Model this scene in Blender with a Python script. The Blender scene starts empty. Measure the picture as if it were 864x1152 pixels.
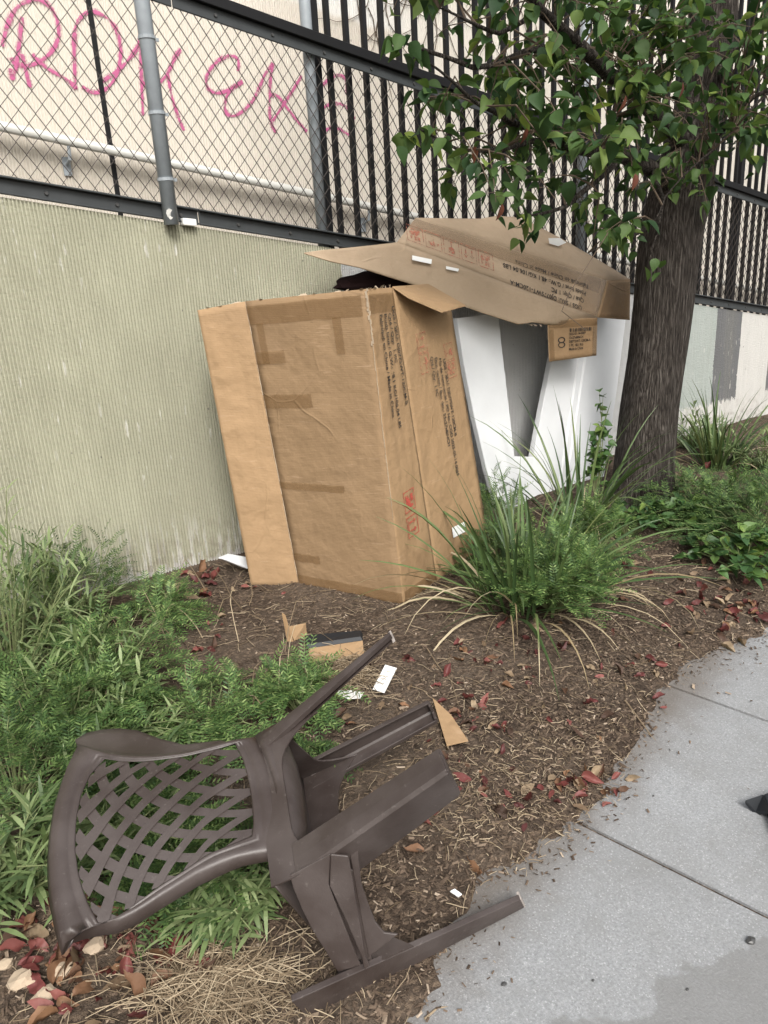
import bpy, bmesh, math, random
import numpy as np
from mathutils import Vector, Matrix, noise
random.seed(7)
rnd = random.random
def U(a, b): return a + (b - a) * random.random()

# ------------------------------------------------------------------ camera, world, sun, exposure
SC = bpy.context.scene
COL = SC.collection
CAM_R = np.array([[0.7823189448918235, -0.235152321441498, 0.5767845821309878],
                  [-0.6203242119565713, -0.21036691516587308, 0.7556081213592487],
                  [-0.056346610579543426, -0.9489199896325657, -0.31044470160066917]])
CAM_P = np.array([0, 0, 1.5188])
F = 865.0
GX, GY = -0.03195, 0.07608
cam = bpy.data.cameras.new('camera')
cam_o = bpy.data.objects.new('camera', cam); COL.objects.link(cam_o)
cam.sensor_fit = 'VERTICAL'; cam.sensor_height = 36; cam.lens = 36 * F / 1152
cam.clip_start = 0.02; cam.clip_end = 400
_m = CAM_R @ np.diag([1, -1, -1])
cam_o.matrix_world = Matrix([[*_m[0], 0], [*_m[1], 0], [*_m[2], CAM_P[2]], [0, 0, 0, 1]])
SC.camera = cam_o

SUN_EL, SUN_AZ = math.radians(44), math.radians(205)      # azimuth clockwise from +Y
w = bpy.data.worlds.new('World'); SC.world = w; w.use_nodes = True
wn = w.node_tree.nodes; wl = w.node_tree.links
bg = wn['Background']
sky = wn.new('ShaderNodeTexSky'); sky.sky_type = 'NISHITA'; sky.sun_disc = False
sky.sun_elevation = SUN_EL; sky.sun_rotation = SUN_AZ; sky.air_density = 1.6; sky.dust_density = 6.0; sky.ozone_density = 1.0
hs = wn.new('ShaderNodeHueSaturation'); hs.inputs['Saturation'].default_value = 0.35   # overcast: greyed sky
wl.new(sky.outputs[0], hs.inputs['Color']); wl.new(hs.outputs[0], bg.inputs['Color'])
bg.inputs['Strength'].default_value = 0.135
sun = bpy.data.lights.new('sun', 'SUN'); sun.energy = 1.7; sun.angle = math.radians(22); sun.color = (1, .97, .93)
sun_o = bpy.data.objects.new('sun', sun); COL.objects.link(sun_o)
sd = Vector((math.sin(SUN_AZ) * math.cos(SUN_EL), math.cos(SUN_AZ) * math.cos(SUN_EL), math.sin(SUN_EL)))
sun_o.rotation_euler = sd.to_track_quat('Z', 'Y').to_euler()
SC.view_settings.view_transform = 'Standard'; SC.view_settings.look = 'None'
SC.view_settings.exposure = 0.62; SC.view_settings.gamma = 1.0

# ------------------------------------------------------------------ pixel rays -> points of the place
def ray(px, py):
    r = CAM_R @ np.array([px - 432, py - 576, F], float)
    return r / np.linalg.norm(r)
def gz(x, y):
    x = max(-12, min(14, x)); y = max(-6, min(9, y))
    return GX * x + GY * y
def G(px, py, h=0.0):                      # on the ground plane
    r = ray(px, py)
    t = (h - CAM_P[2]) / (r[2] - GX * r[0] - GY * r[1])
    return Vector(CAM_P + r * t)
def W(px, py, y):                          # on the upright plane Y = y
    r = ray(px, py); return Vector(CAM_P + r / r[1] * y)
def ONP(px, py, p0, n):
    r = Vector(ray(px, py)); c = Vector(CAM_P)
    return c + r * ((p0 - c).dot(n) / r.dot(n))
def DEP(px, py, P):                        # on the ray at the camera distance (along the view axis) of P
    v = CAM_R.T @ (np.array(P) - CAM_P)
    r = CAM_R @ np.array([(px - 432) / F, (py - 576) / F, 1.0])
    return Vector(CAM_P + r * v[2])
def BYL(b, px, py, L, far=False):          # on the ray at distance L from point b
    r = Vector(ray(px, py)); o = Vector(CAM_P) - b
    B = 2 * o.dot(r); c = o.dot(o) - L * L; d = max(0, B * B - 4 * c) ** .5
    return Vector(CAM_P) + r * ((-B + (d if far else -d)) / 2)
def proj(P):
    v = CAM_R.T @ (np.array(P) - CAM_P); return 432 + F * v[0] / v[2], 576 + F * v[1] / v[2]

# ------------------------------------------------------------------ object helpers
def mesh_obj(name, verts, faces, mats, parent=None, smooth=False, midx=None, uv=None):
    off = parent_world(parent) if parent else Vector((0, 0, 0))
    me = bpy.data.meshes.new(name)
    me.from_pydata([(v[0] - off[0], v[1] - off[1], v[2] - off[2]) for v in verts], [], faces)
    if not isinstance(mats, (list, tuple)): mats = [mats]
    for m in mats: me.materials.append(m)
    if midx is not None: me.polygons.foreach_set('material_index', midx)
    if smooth: me.polygons.foreach_set('use_smooth', [True] * len(me.polygons))
    me.update()
    o = bpy.data.objects.new(name, me); COL.objects.link(o)
    if parent: o.parent = parent
    return o
def parent_world(p):
    v = Vector((0, 0, 0))
    while p is not None: v += p.location; p = p.parent
    return v
def tag(o, label=None, cat=None, group=None, kind=None):
    if label: o['label'] = label
    if cat: o['category'] = cat
    if group: o['group'] = group
    if kind: o['kind'] = kind
    return o
def empty(name, loc, label, cat, group=None):
    o = bpy.data.objects.new(name, None); COL.objects.link(o); o.location = loc
    o.empty_display_size = .05
    return tag(o, label, cat, group)

class MB:
    def __init__(s): s.v = []; s.f = []; s.m = []
    def add(s, vs, fs, m=0):
        b = len(s.v); s.v += [tuple(v) for v in vs]
        for f in fs: s.f.append([b + i for i in f]); s.m.append(m)
    def quad(s, a, b, c, d, m=0): s.add([a, b, c, d], [(0, 1, 2, 3)], m)
    def box(s, c, ex, ey, ez, m=0):        # centre and three half-axis vectors
        c, ex, ey, ez = map(Vector, (c, ex, ey, ez)); vs = []
        for i in (-1, 1):
            for j in (-1, 1):
                for k in (-1, 1): vs.append(c + ex * i + ey * j + ez * k)
        s.add(vs, [(0, 1, 3, 2), (4, 6, 7, 5), (0, 4, 5, 1), (2, 3, 7, 6), (0, 2, 6, 4), (1, 5, 7, 3)], m)
    def tube(s, pts, rad, n=6, m=0, cap=True):
        pts = [Vector(p) for p in pts]; k = len(pts); rings = []
        if not hasattr(rad, '__len__'): rad = [rad] * k
        ref = Vector((0.3, 0.2, 1)).normalized()
        for i, p in enumerate(pts):
            t = (pts[min(i + 1, k - 1)] - pts[max(i - 1, 0)]).normalized()
            if abs(t.dot(ref)) > .95: r0 = Vector((1, 0.1, 0))
            else: r0 = ref
            a = t.cross(r0).normalized(); b = t.cross(a)
            rings.append([p + (a * math.cos(2 * math.pi * j / n) + b * math.sin(2 * math.pi * j / n)) * rad[i] for j in range(n)])
        vs = [v for r in rings for v in r]
        fs = [(i * n + j, i * n + (j + 1) % n, (i + 1) * n + (j + 1) % n, (i + 1) * n + j) for i in range(k - 1) for j in range(n)]
        if cap: fs += [tuple(range(n - 1, -1, -1)), tuple(range((k - 1) * n, k * n))]
        s.add(vs, fs, m)
    def plate(s, pts, t, m=0):             # polygon with thickness vector t
        n = len(pts); t = Vector(t); pts = [Vector(p) for p in pts]
        vs = pts + [p + t for p in pts]
        fs = [tuple(range(n - 1, -1, -1)), tuple(range(n, 2 * n))] + [(i, (i + 1) % n, n + (i + 1) % n, n + i) for i in range(n)]
        s.add(vs, fs, m)
    def build(s, name, mats, parent=None, smooth=False):
        return mesh_obj(name, s.v, s.f, mats, parent, smooth, s.m)

def bevel(o, wdt=.003, seg=2, ang=40):
    b = o.modifiers.new('bevel', 'BEVEL'); b.width = wdt; b.segments = seg; b.limit_method = 'ANGLE'; b.angle_limit = math.radians(ang)
    return o

# ------------------------------------------------------------------ materials
class NT:
    def __init__(s, name, rough=.8, spec=.3):
        s.mat = bpy.data.materials.new(name); s.mat.use_nodes = True
        s.t = s.mat.node_tree; s.n = s.t.nodes; s.b = s.n['Principled BSDF']
        s.b.inputs['Roughness'].default_value = rough
        s.b.inputs['Specular IOR Level'].default_value = spec
        s.geo = s.n.new('ShaderNodeNewGeometry')
    def L(s, a, b): s.t.links.new(a, b)
    def pos(s, scale=(1, 1, 1), obj=False, loc=(0, 0, 0), rot=(0, 0, 0)):
        m = s.n.new('ShaderNodeMapping')
        if obj: tc = s.n.new('ShaderNodeTexCoord'); s.L(tc.outputs['Object'], m.inputs[0])
        else: s.L(s.geo.outputs['Position'], m.inputs[0])
        m.inputs['Scale'].default_value = scale; m.inputs['Location'].default_value = loc; m.inputs['Rotation'].default_value = rot
        return m.outputs[0]
    def noise(s, vec, scale, detail=4, rough=.55, dist=0):
        n = s.n.new('ShaderNodeTexNoise'); s.L(vec, n.inputs['Vector'])
        n.inputs['Scale'].default_value = scale; n.inputs['Detail'].default_value = detail
        n.inputs['Roughness'].default_value = rough; n.inputs['Distortion'].default_value = dist
        return n.outputs['Fac']
    def vor(s, vec, scale, feat='F1', out='Distance', rnd_=1):
        n = s.n.new('ShaderNodeTexVoronoi'); n.feature = feat; s.L(vec, n.inputs['Vector']); n.inputs['Scale'].default_value = scale
        n.inputs['Randomness'].default_value = rnd_
        return n.outputs[out]
    def ramp(s, fac, stops, mode='LINEAR'):
        r = s.n.new('ShaderNodeValToRGB'); s.L(fac, r.inputs[0]); r.color_ramp.interpolation = mode
        e = r.color_ramp.elements
        while len(e) < len(stops): e.new(.5)
        for i, (p, c) in enumerate(stops):
            e[i].position = p; e[i].color = (c, c, c, 1) if not hasattr(c, '__len__') else (*c, 1)
        return r.outputs[0]
    def mix(s, fac, a, b, mode='MIX'):
        m = s.n.new('ShaderNodeMix'); m.data_type = 'RGBA'; m.blend_type = mode
        for sock, v in ((m.inputs[0], fac), (m.inputs[6], a), (m.inputs[7], b)):
            if hasattr(v, 'is_linked'): s.L(v, sock)
            elif hasattr(v, '__len__'): sock.default_value = (*v, 1)
            else: sock.default_value = v
        return m.outputs[2]
    def math(s, op, a, b=None, c=None):
        m = s.n.new('ShaderNodeMath'); m.operation = op
        for i, v in enumerate((a, b, c)):
            if v is None: continue
            if hasattr(v, 'is_linked'): s.L(v, m.inputs[i])
            else: m.inputs[i].default_value = v
        return m.outputs[0]
    def mul(s, a, b): return s.math('MULTIPLY', a, b)
    def addn(s, a, b): return s.math('ADD', a, b)
    def sep(s, vec=None):
        n = s.n.new('ShaderNodeSeparateXYZ'); s.L(vec or s.geo.outputs['Position'], n.inputs[0]); return n.outputs
    def color(s, c):
        if hasattr(c, 'is_linked'): s.L(c, s.b.inputs['Base Color'])
        else: s.b.inputs['Base Color'].default_value = (*c, 1)
    def rough(s, c): s.L(c, s.b.inputs['Roughness'])
    def bump(s, h, dist=.01, strength=1, prev=None):
        b = s.n.new('ShaderNodeBump'); s.L(h, b.inputs['Height']); b.inputs['Distance'].default_value = dist; b.inputs['Strength'].default_value = strength
        if prev: s.L(prev, b.inputs['Normal'])
        s.L(b.outputs[0], s.b.inputs['Normal']); return b.outputs[0]
    def rand(s):                            # one random value per island and per object
        oi = s.n.new('ShaderNodeObjectInfo')
        return s.math('FRACT', s.addn(s.geo.outputs['Random Per Island'], oi.outputs['Random']))
def smooth_step(nt, v, a, b):
    m = nt.n.new('ShaderNodeMapRange'); m.interpolation_type = 'SMOOTHSTEP'
    nt.L(v, m.inputs[0]); m.inputs[1].default_value = a; m.inputs[2].default_value = b
    return m.outputs[0]

def mat_soil():
    t = NT('soil', .95, .15); p = t.pos()
    n1 = t.noise(p, 3, 5); n2 = t.noise(p, 28, 6, .7); n3 = t.vor(t.pos((1, 1.7, 1)), 70, 'F1', 'Color')
    c = t.ramp(n2, [(.3, (.028, .020, .015)), (.5, (.066, .048, .036)), (.7, (.13, .097, .073))])
    c = t.mix(t.mul(t.ramp(n1, [(.4, 0), (.65, 1)]), .55), c, (.15, .118, .09))
    s3 = t.sep(n3)
    c = t.mix(t.mul(t.ramp(s3[0], [(.72, 0), (.8, 1)]), .6), c, (.19, .14, .10))
    t.color(c); h = t.addn(t.mul(n2, 1.0), t.mul(s3[1], .35)); t.bump(h, .028); return t.mat
def mat_concrete():
    t = NT('concrete', .9, .25); p = t.pos()
    n1 = t.noise(p, 1.6, 4); n2 = t.noise(p, 160, 3, .8); n3 = t.noise(p, 14, 5, .65); sp = t.vor(p, 330, 'F1', 'Color')
    c = t.ramp(n2, [(.25, (.165, .172, .18)), (.5, (.255, .265, .275)), (.75, (.37, .382, .395))])
    c = t.mix(t.mul(t.ramp(n3, [(.35, 1), (.6, 0)]), .4), c, (.205, .208, .208)); c = t.mix(t.mul(t.ramp(n1, [(.35, 0), (.65, 1)]), .4), c, (.19, .193, .193)); c = t.mix(t.mul(t.ramp(t.noise(p, 5, 6, .7), [(.5, 0), (.7, 1)]), .4), c, (.17, .168, .162))
    c = t.mix(t.mul(t.ramp(t.sep(sp)[0], [(.93, 0), (.96, 1)]), .28), c, (.58, .59, .60))
    # old worn film of dirt with a ragged outline, and damp-looking bare patches near the kerb side
    q = t.sep()
    d = t.addn(t.addn(t.mul(q[1], -1), t.addn(t.mul(q[0], -.294), .985 + .035)), t.mul(t.addn(t.noise(p, 5, 6, .62), -.5), .34))
    m = smooth_step(t, d, .0, .02)
    m2 = t.mul(smooth_step(t, t.noise(t.pos((1, 1, 1), loc=(3.1, .4, 0)), 2.2, 6, .6),   .63, .66), .45)
    c2 = t.mix(t.mul(n2, .6), (.145, .146, .145), (.235, .236, .235))
    c = t.mix(t.mul(t.math('MAXIMUM', m, m2), .72), c, c2)
    ck = t.ramp(t.vor(t.pos((1, 1, 1), loc=(.3, .2, 0)), .9, 'DISTANCE_TO_EDGE'), [(0, 1), (.0035, 0)]); c = t.mix(t.mul(t.mul(ck, smooth_step(t, t.noise(p, 2, 3), .5, .6)), .45), c, (.10, .095, .09))
    pp = t.mul(t.ramp(t.vor(p, 26, 'F1'), [(.05, 1), (.09, 0)]), smooth_step(t, t.noise(p, 3, 2), .5, .6)); c = t.mix(t.mul(pp, .5), c, (.12, .11, .10))
    # soil tracked onto the edge
    e = t.addn(t.addn(q[1], t.mul(q[0], -.19)), t.mul(t.noise(p, 9, 5, .6), .16))
    c = t.mix(t.mul(smooth_step(t, e, .76, .95), .7), c, (.11, .09, .072))
    t.color(c); t.bump(t.addn(t.mul(n2, .6), t.mul(n3, .6)), .0035); return t.mat
def mat_wall():                             # ribbed concrete painted in patches
    t = NT('painted_ribbed_concrete', .85, .25); p = t.pos(); q = t.sep()
    nz = t.noise(t.pos((3, 1, .8)), 6, 5, .7); edge = t.mul(t.addn(t.noise(t.pos((14, 1, 1.5)), 3, 5, .8), -.5), .14)
    x = t.addn(q[0], t.mul(edge, .35))
    olive = t.mix(t.ramp(nz, [(.3, 0), (.7, 1)]), (.375, .37, .28), (.445, .44, .34))
    olive = t.mix(smooth_step(t, t.noise(p, 1.1, 3), .35, .65), olive, (.345, .34, .258))
    dark = t.mix(nz, (.50, .505, .505), (.58, .585, .585)); dark2 = t.mix(nz, (.135, .138, .143), (.175, .178, .182))  # first grey, behind the foam boards, is lightened to offset the roof's shade
    pale = t.mix(nz, (.33, .375, .35), (.43, .455, .44))
    white = t.mix(nz, (.50, .50, .48), (.62, .61, .585))
    def cut(x0): return t.math('GREATER_THAN', x, x0)
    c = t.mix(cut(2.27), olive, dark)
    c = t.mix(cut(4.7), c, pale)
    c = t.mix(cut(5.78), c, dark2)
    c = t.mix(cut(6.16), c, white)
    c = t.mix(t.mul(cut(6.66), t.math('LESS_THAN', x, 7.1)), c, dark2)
    # where each coat of paint stops short of the ground, bare concrete shows
    g = t.addn(q[2], t.addn(t.mul(q[0], .03195 * 1), -.24 * 1)); g = t.addn(g, t.mul(edge, 1.6))
    bare = t.mix(nz, (.50, .49, .46), (.36, .345, .33))
    c = t.mix(t.mul(t.math('LESS_THAN', g, .235), t.math('GREATER_THAN', q[0], 4.6)), c, white)
    c = t.mix(t.mul(t.math('LESS_THAN', g, t.addn(t.mul(smooth_step(t, t.noise(p, 4, 3), .4, .6), .04), .035)), t.math('LESS_THAN', q[0], 2.27)), c, bare)
    # paint flaked off in vertical flecks
    fl = t.noise(t.pos((60, 1, 9)), 1.0, 3, .5); fl2 = t.noise(p, 2.3, 2)
    m = t.mul(t.ramp(fl, [(.66, 0), (.70, 1)]), smooth_step(t, fl2, .42, .62))
    c = t.mix(t.mul(m, .75), c, (.62, .61, .57))
    low = smooth_step(t, g, .34, .02)
    m = t.mul(t.ramp(t.noise(t.pos((45, 1, 4), loc=(7, 0, 3)), 1, 3), [(.52, 0), (.58, 1)]), low)
    c = t.mix(t.mul(m, .65), c, (.60, .59, .57))
    sp = t.mul(smooth_step(t, g, .30, .02), t.ramp(t.noise(p, 16, 6, .75), [(.48, 0), (.62, 1)])); c = t.mix(t.mul(sp, .5), c, (.16, .13, .10))
    stn = t.mul(smooth_step(t, t.noise(t.pos((5, 1, .5)), 1.2, 5, .6), .5, .8), .28); c = t.mix(stn, c, (.26, .255, .20))
    # pits, dots
    m = t.ramp(t.vor(p, 9, 'F1'), [(.035, 1), (.05, 0)]); c = t.mix(t.mul(m, .7), c, (.10, .10, .09))
    t.color(c)
    t.bump(t.addn(t.mul(t.noise(t.pos((25, 1, 60)), 1.5, 4, .7), 1), t.mul(nz, .6)), .006); return t.mat
def mat_back():
    t = NT('cream_ribbed_concrete', .9, .2); p = t.pos(); q = t.sep()
    n = t.noise(t.pos((4, 1, 1)), 3, 5, .6)
    c = t.mix(n, (.60, .555, .49), (.68, .64, .575))
    g = t.addn(q[2], t.mul(q[0], .11)); g = t.addn(g, t.mul(t.noise(p, 1.5, 4), .25))
    white = t.mix(n, (.70, .69, .66), (.80, .79, .76))
    c = t.mix(smooth_step(t, g, 3.46, 3.50), c, white)                  # whitewashed band over old marks
    c = t.mix(smooth_step(t, g, 3.70, 3.76), c, (.64, .60, .54))
    c = t.mix(t.mul(smooth_step(t, q[0], 3.6, 4.0), .85), c, (.74, .705, .64))
    # darker band below the handrail
    d = t.addn(q[2], t.mul(q[0], .168)); d = t.addn(d, t.mul(t.noise(t.pos((3, 1, 1)), 3, 4), .12))
    c = t.mix(t.mul(t.mul(smooth_step(t, d, 2.52, 2.44), smooth_step(t, d, 2.05, 2.3)), .4), c, (.36, .32, .27))
    c = t.mix(t.mul(t.ramp(t.vor(p, 5, 'F1'), [(.03, 1), (.05, 0)]), .6), c, (.2, .18, .16))
    t.color(c); t.bump(t.noise(p, 60, 4, .7), .004); return t.mat
def mat_card(name, a=(.275, .178, .094), b=(.345, .23, .128), dirt=.25):
    t = NT(name, .78, .25); p = t.pos(obj=True)
    n = t.noise(t.pos((1, 1, 1)), 4, 5, .6); f = t.noise(t.pos((9, 9, 90), obj=True), 4, 3); st = t.noise(p, 1.7, 4)
    c = t.mix(n, a, b); c = t.mix(t.mul(f, .25), c, (.22, .14, .078), 'MIX')
    c = t.mix(t.mul(smooth_step(t, st, .52, .72), dirt), c, (.17, .115, .075))
    sc = t.noise(t.pos((2, 2, 22), rot=(.4, .3, .2)), 6, 2, .4)
    c = t.mix(t.mul(t.ramp(sc, [(.67, 0), (.72, 1)]), .25), c, (.42, .30, .20))
    t.color(c)
    wp = t.n.new('ShaderNodeVectorMath'); wp.operation = 'MULTIPLY_ADD'; wp.inputs[1].default_value = (.10, .10, .10); nc = t.n.new('ShaderNodeTexNoise'); t.L(p, nc.inputs['Vector']); nc.inputs['Scale'].default_value = 3; t.L(nc.outputs['Color'], wp.inputs[0]); t.L(p, wp.inputs[2])
    cr = t.ramp(t.vor(wp.outputs[0], 3.4, 'DISTANCE_TO_EDGE'), [(0, 1), (.022, 0)]); cr = t.mul(cr, smooth_step(t, t.noise(p, 2.6, 2), .50, .66))
    b0 = t.bump(cr, .004, .7)
    b1 = t.bump(t.addn(t.noise(p, 5, 3), t.mul(t.noise(p, 18, 3), .35)), .028, .6, b0)
    wv = t.n.new('ShaderNodeTexWave'); t.L(p, wv.inputs[0]); wv.inputs['Scale'].default_value = 45; wv.bands_direction = 'Z'
    t.bump(t.addn(t.mul(wv.outputs['Fac'], .3), t.mul(f, .4)), .0012, .6, b1); return t.mat
def flat(name, c, rough=.7, spec=.3, var=.15, scale=20, bump_=0, trans=0):
    t = NT(name, rough, spec); p = t.pos(obj=True); n = t.noise(p, scale, 4, .6)
    lo = tuple(x * (1 - var) for x in c); hi = tuple(min(1, x * (1 + var)) for x in c)
    t.color(t.mix(n, lo, hi))
    if bump_: t.bump(n, bump_)
    return t.mat
def see_through(mat, a, scale=0, lo=.3, hi=.7):
    nt = mat.node_tree; out = nt.nodes['Material Output']; b = nt.nodes['Principled BSDF']; tr = nt.nodes.new('ShaderNodeBsdfTransparent'); ms = nt.nodes.new('ShaderNodeMixShader')
    ms.inputs[0].default_value = a
    if scale:
        g = nt.nodes.new('ShaderNodeNewGeometry'); n = nt.nodes.new('ShaderNodeTexNoise'); nt.links.new(g.outputs['Position'], n.inputs['Vector']); n.inputs['Scale'].default_value = scale; n.inputs['Detail'].default_value = 5
        m = nt.nodes.new('ShaderNodeMapRange'); nt.links.new(n.outputs['Fac'], m.inputs[0]); m.inputs[1].default_value = lo; m.inputs[2].default_value = hi; m.inputs[4].default_value = a; nt.links.new(m.outputs[0], ms.inputs[0])
    nt.links.new(tr.outputs[0], ms.inputs[1]); nt.links.new(b.outputs[0], ms.inputs[2]); nt.links.new(ms.outputs[0], out.inputs[0]); return mat
def mat_leaf(name, stops, rough=.5, trans=.25, spec=.4, veins=True):
    t = NT(name, rough, spec); r = t.rand()
    c = t.ramp(r, stops)
    n = t.noise(t.pos(), 45, 3); c = t.mix(t.mul(n, .3), c, t.mix(.5, c, (.02, .03, .01)))
    t.color(c); t.bump(n, .002)
    out = t.n['Material Output']; tr = t.n.new('ShaderNodeBsdfTranslucent'); ms = t.n.new('ShaderNodeMixShader'); ms.inputs[0].default_value = trans
    t.L(t.mix(1, c, (1, 1, .6), 'MULTIPLY'), tr.inputs[0]); t.L(t.b.outputs[0], ms.inputs[1]); t.L(tr.outputs[0], ms.inputs[2]); t.L(ms.outputs[0], out.inputs[0])
    return t.mat
def mat_bark():
    t = NT('bark', .95, .15)
    v = t.vor(t.pos((1, 1, .085)), 90, 'DISTANCE_TO_EDGE'); n = t.noise(t.pos((1, 1, .18)), 34, 6, .75); q = t.sep()
    r1 = t.noise(t.pos((1, 1, .07)), 75, 5, .6, .4); r2 = t.noise(t.pos((1, 1, .10), loc=(3, 1, 0)), 150, 4, .6)
    f = t.addn(t.mul(t.math('ABSOLUTE', t.addn(r1, -.5)), 3.2), t.addn(t.mul(r2, .45), t.mul(t.ramp(v, [(0, 0), (.3, 1)]), .18)))
    c = t.ramp(f, [(.18, (.020, .017, .015)), (.45, (.072, .061, .053)), (.85, (.185, .165, .146))])
    t.color(c); t.bump(t.addn(f, t.mul(n, .8)), .034); return t.mat
def mat_plastic():
    t = NT('brown_plastic', .45, .5); p = t.pos()
    n = t.noise(p, 5, 5, .65); n2 = t.noise(p, 60, 4, .7)
    c = t.mix(n, (.026, .0175, .015), (.040, .029, .025))
    z = t.sep(t.geo.outputs['Normal'])[2]
    dust = t.mul(smooth_step(t, t.noise(p, 7, 5), .3, .7), .5)
    c = t.mix(dust, c, (.095, .080, .076))
    c = t.mix(t.mul(t.ramp(n2, [(.62, 0), (.72, 1)]), .25), c, (.2, .18, .165))
    t.color(c); t.rough(t.ramp(n, [(.3, .34), (.7, .52)])); t.bump(n2, .0008); return t.mat
def mat_chip():
    t = NT('mulch_chip', .9, .2)
    t.color(t.ramp(t.rand(), [(0, (.040, .028, .020)), (.5, (.095, .068, .049)), (.8, (.15, .11, .08)), (.95, (.24, .185, .135)), (1, (.38, .31, .24))])); return t.mat
def mat_straw():
    t = NT('dry_straw', .8, .2)
    t.color(t.ramp(t.rand(), [(0, (.11, .08, .05)), (.5, (.23, .175, .115)), (1, (.42, .345, .24))])); return t.mat
M = dict(
    soil=mat_soil(), concrete=mat_concrete(), wall=mat_wall(), back=mat_back(),
    card=mat_card('cardboard'), card_dark=mat_card('cardboard_dark_dirty', (.215, .142, .078), (.285, .192, .110), .5),  # darker, dirtier card tone for the front, rear and roof end panels
    card_flap=mat_card('cardboard_pale', (.31, .205, .112), (.375, .252, .143), .3), card_roof=mat_card('cardboard_sunbleached', (.33, .25, .17), (.42, .33, .235), .45),
    card_in=flat('cardboard_edge', (.40, .29, .19), .9), torn=flat('torn_paper', (.40, .32, .235), .95),
    tape=flat('packing_tape', (.20, .115, .050), .24, .55, .25, 8, .004), tape_pale=flat('clear_tape', (.31, .22, .14), .2, .6, .1, 6),
    ink=flat('black_ink', (.035, .03, .028), .7), red=flat('red_ink', (.40, .075, .055), .7, .3, .2, 90), red_faint=flat('worn_red_ink', (.44, .15, .10), .8, .3, .2, 90),
    foam=flat('white_foam', (.72, .74, .76), .6, .3, .10, 5, .0008), foam_edge=flat('foam_scrap', (.78, .78, .76), .8, .2, .05, 60, .001),
    galv=flat('galvanised_steel', (.27, .30, .325), .45, .5, .18, 30), galv_pale=flat('pale_galvanised_pipe', (.50, .50, .47), .5, .5, .12, 30),
    black=flat('black_painted_steel', (.009, .009, .010), .5, .25, .3, 30), rail=flat('dark_painted_channel', (.045, .050, .053), .5, .35, .3, 14), bolt=flat('bolt_head', (.05, .05, .05), .4, .6),
    wire=flat('rusted_fence_wire', (.040, .033, .029), .6, .4, .3, 30), spray=flat('pink_spray_paint', (.50, .13, .27), .8, .2, .12, 40),
    plastic=mat_plastic(), black_plastic=flat('black_plastic', (.012, .014, .017), .5, .4),
    bark=mat_bark(), twig=flat('twig_bark', (.10, .075, .055), .85, .2, .3, 40), stem=flat('green_stem', (.17, .20, .09), .7),
    leaf=mat_leaf('pear_leaf', [(0, (.024, .056, .024)), (.4, (.050, .100, .034)), (.75, (.085, .15, .045)), (.94, (.14, .21, .06)), (1, (.24, .32, .07))], .55, .38, .25),
    leaf_red=mat_leaf('red_leaf', [(0, (.10, .025, .02)), (.6, (.16, .055, .03)), (1, (.08, .02, .02))], .6, .2),
    fern=mat_leaf('feathery_leaf', [(0, (.045, .095, .03)), (.5, (.10, .185, .055)), (.85, (.19, .29, .09)), (1, (.30, .40, .15))], .55, .3),
    fern_dark=mat_leaf('feathery_leaf_dark', [(0, (.036, .080, .026)), (.6, (.085, .155, .046)), (1, (.18, .27, .085))], .55, .3),
    lance=mat_leaf('lance_leaf', [(0, (.07, .115, .045)), (.5, (.155, .22, .085)), (1, (.30, .37, .18))], .5, .25),
    strap=mat_leaf('strap_leaf', [(0, (.035, .07, .025)), (.5, (.07, .125, .04)), (.85, (.13, .19, .07)), (1, (.22, .26, .10))], .42, .2, .5),
    strap_dry=mat_leaf('dry_strap_leaf', [(0, (.30, .23, .13)), (1, (.52, .44, .30))], .7, .2),
    vine=mat_leaf('heart_leaf', [(0, (.035, .085, .03)), (.7, (.08, .16, .045)), (1, (.19, .28, .07))], .45, .25, .4),
    chip=mat_chip(), straw=mat_straw(),
    dl_red=mat_leaf('dead_leaf_crimson', [(0, (.07, .018, .018)), (.6, (.145, .036, .034)), (1, (.27, .10, .085))], .55, .12),
    dl_brown=mat_leaf('dead_leaf_brown', [(0, (.05, .028, .020)), (.5, (.13, .065, .038)), (1, (.26, .14, .075))], .65, .12),
    dl_tan=mat_leaf('dead_leaf_tan', [(0, (.18, .12, .075)), (1, (.34, .26, .17))], .65, .12),
    foot_worn=flat('worn_plastic_tip', (.30, .27, .25), .8, .2, .4, 80),
    paper=flat('white_paper', (.78, .79, .78), .6, .3, .04), pebble=flat('grey_pebble', (.28, .27, .25), .8, .3, .4, 6),
)

see_through(M['tape'], .34); see_through(M['tape_pale'], .5); see_through(M['spray'], .9, 30, .28, .52); see_through(M['red'], .95, 60, .3, .5); see_through(M['red_faint'], .7, 60, .35, .6); see_through(M['ink'], .97, 70, .27, .42)
M['haze_spray'] = see_through(flat('pink_overspray', (.50, .13, .27), .9, .2, .1, 40), .34, 90, .42, .60)
# ------------------------------------------------------------------ ground
edge_px = [(455, 1145), (494, 1081), (538, 985), (592, 969), (636, 922), (672, 900), (700, 850), (732, 805), (742, 768), (783, 741), (862, 712)]
EP = sorted([(G(*p).x, G(*p).y) for p in edge_px])
EX = [-3.0, .2] + [e[0] for e in EP] + [5, 12]; EY = [.35, .86] + [e[1] for e in EP] + [1.72, 3.0]
def soil_edge(x): return float(np.interp(x, EX, EY))
def soil_z(x, y):
    e = y - soil_edge(x) - .04 * noise.noise(Vector((x * 7, y * 7, 3))) - .035 * noise.noise(Vector((x * 22, y * 22, 9)))
    k = max(-1, min(1, e / .05))
    z = gz(x, y) + .012 * k
    if k > 0:
        z += min(1, e / .3) * (.014 * noise.noise(Vector((x * 2.3, y * 2.3, 0))) + .007 * noise.noise(Vector((x * 9, y * 9, 1))) + .006)
    z += .004 * noise.noise(Vector((x * 30, y * 30, 2))) * max(0, k)
    return z
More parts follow.
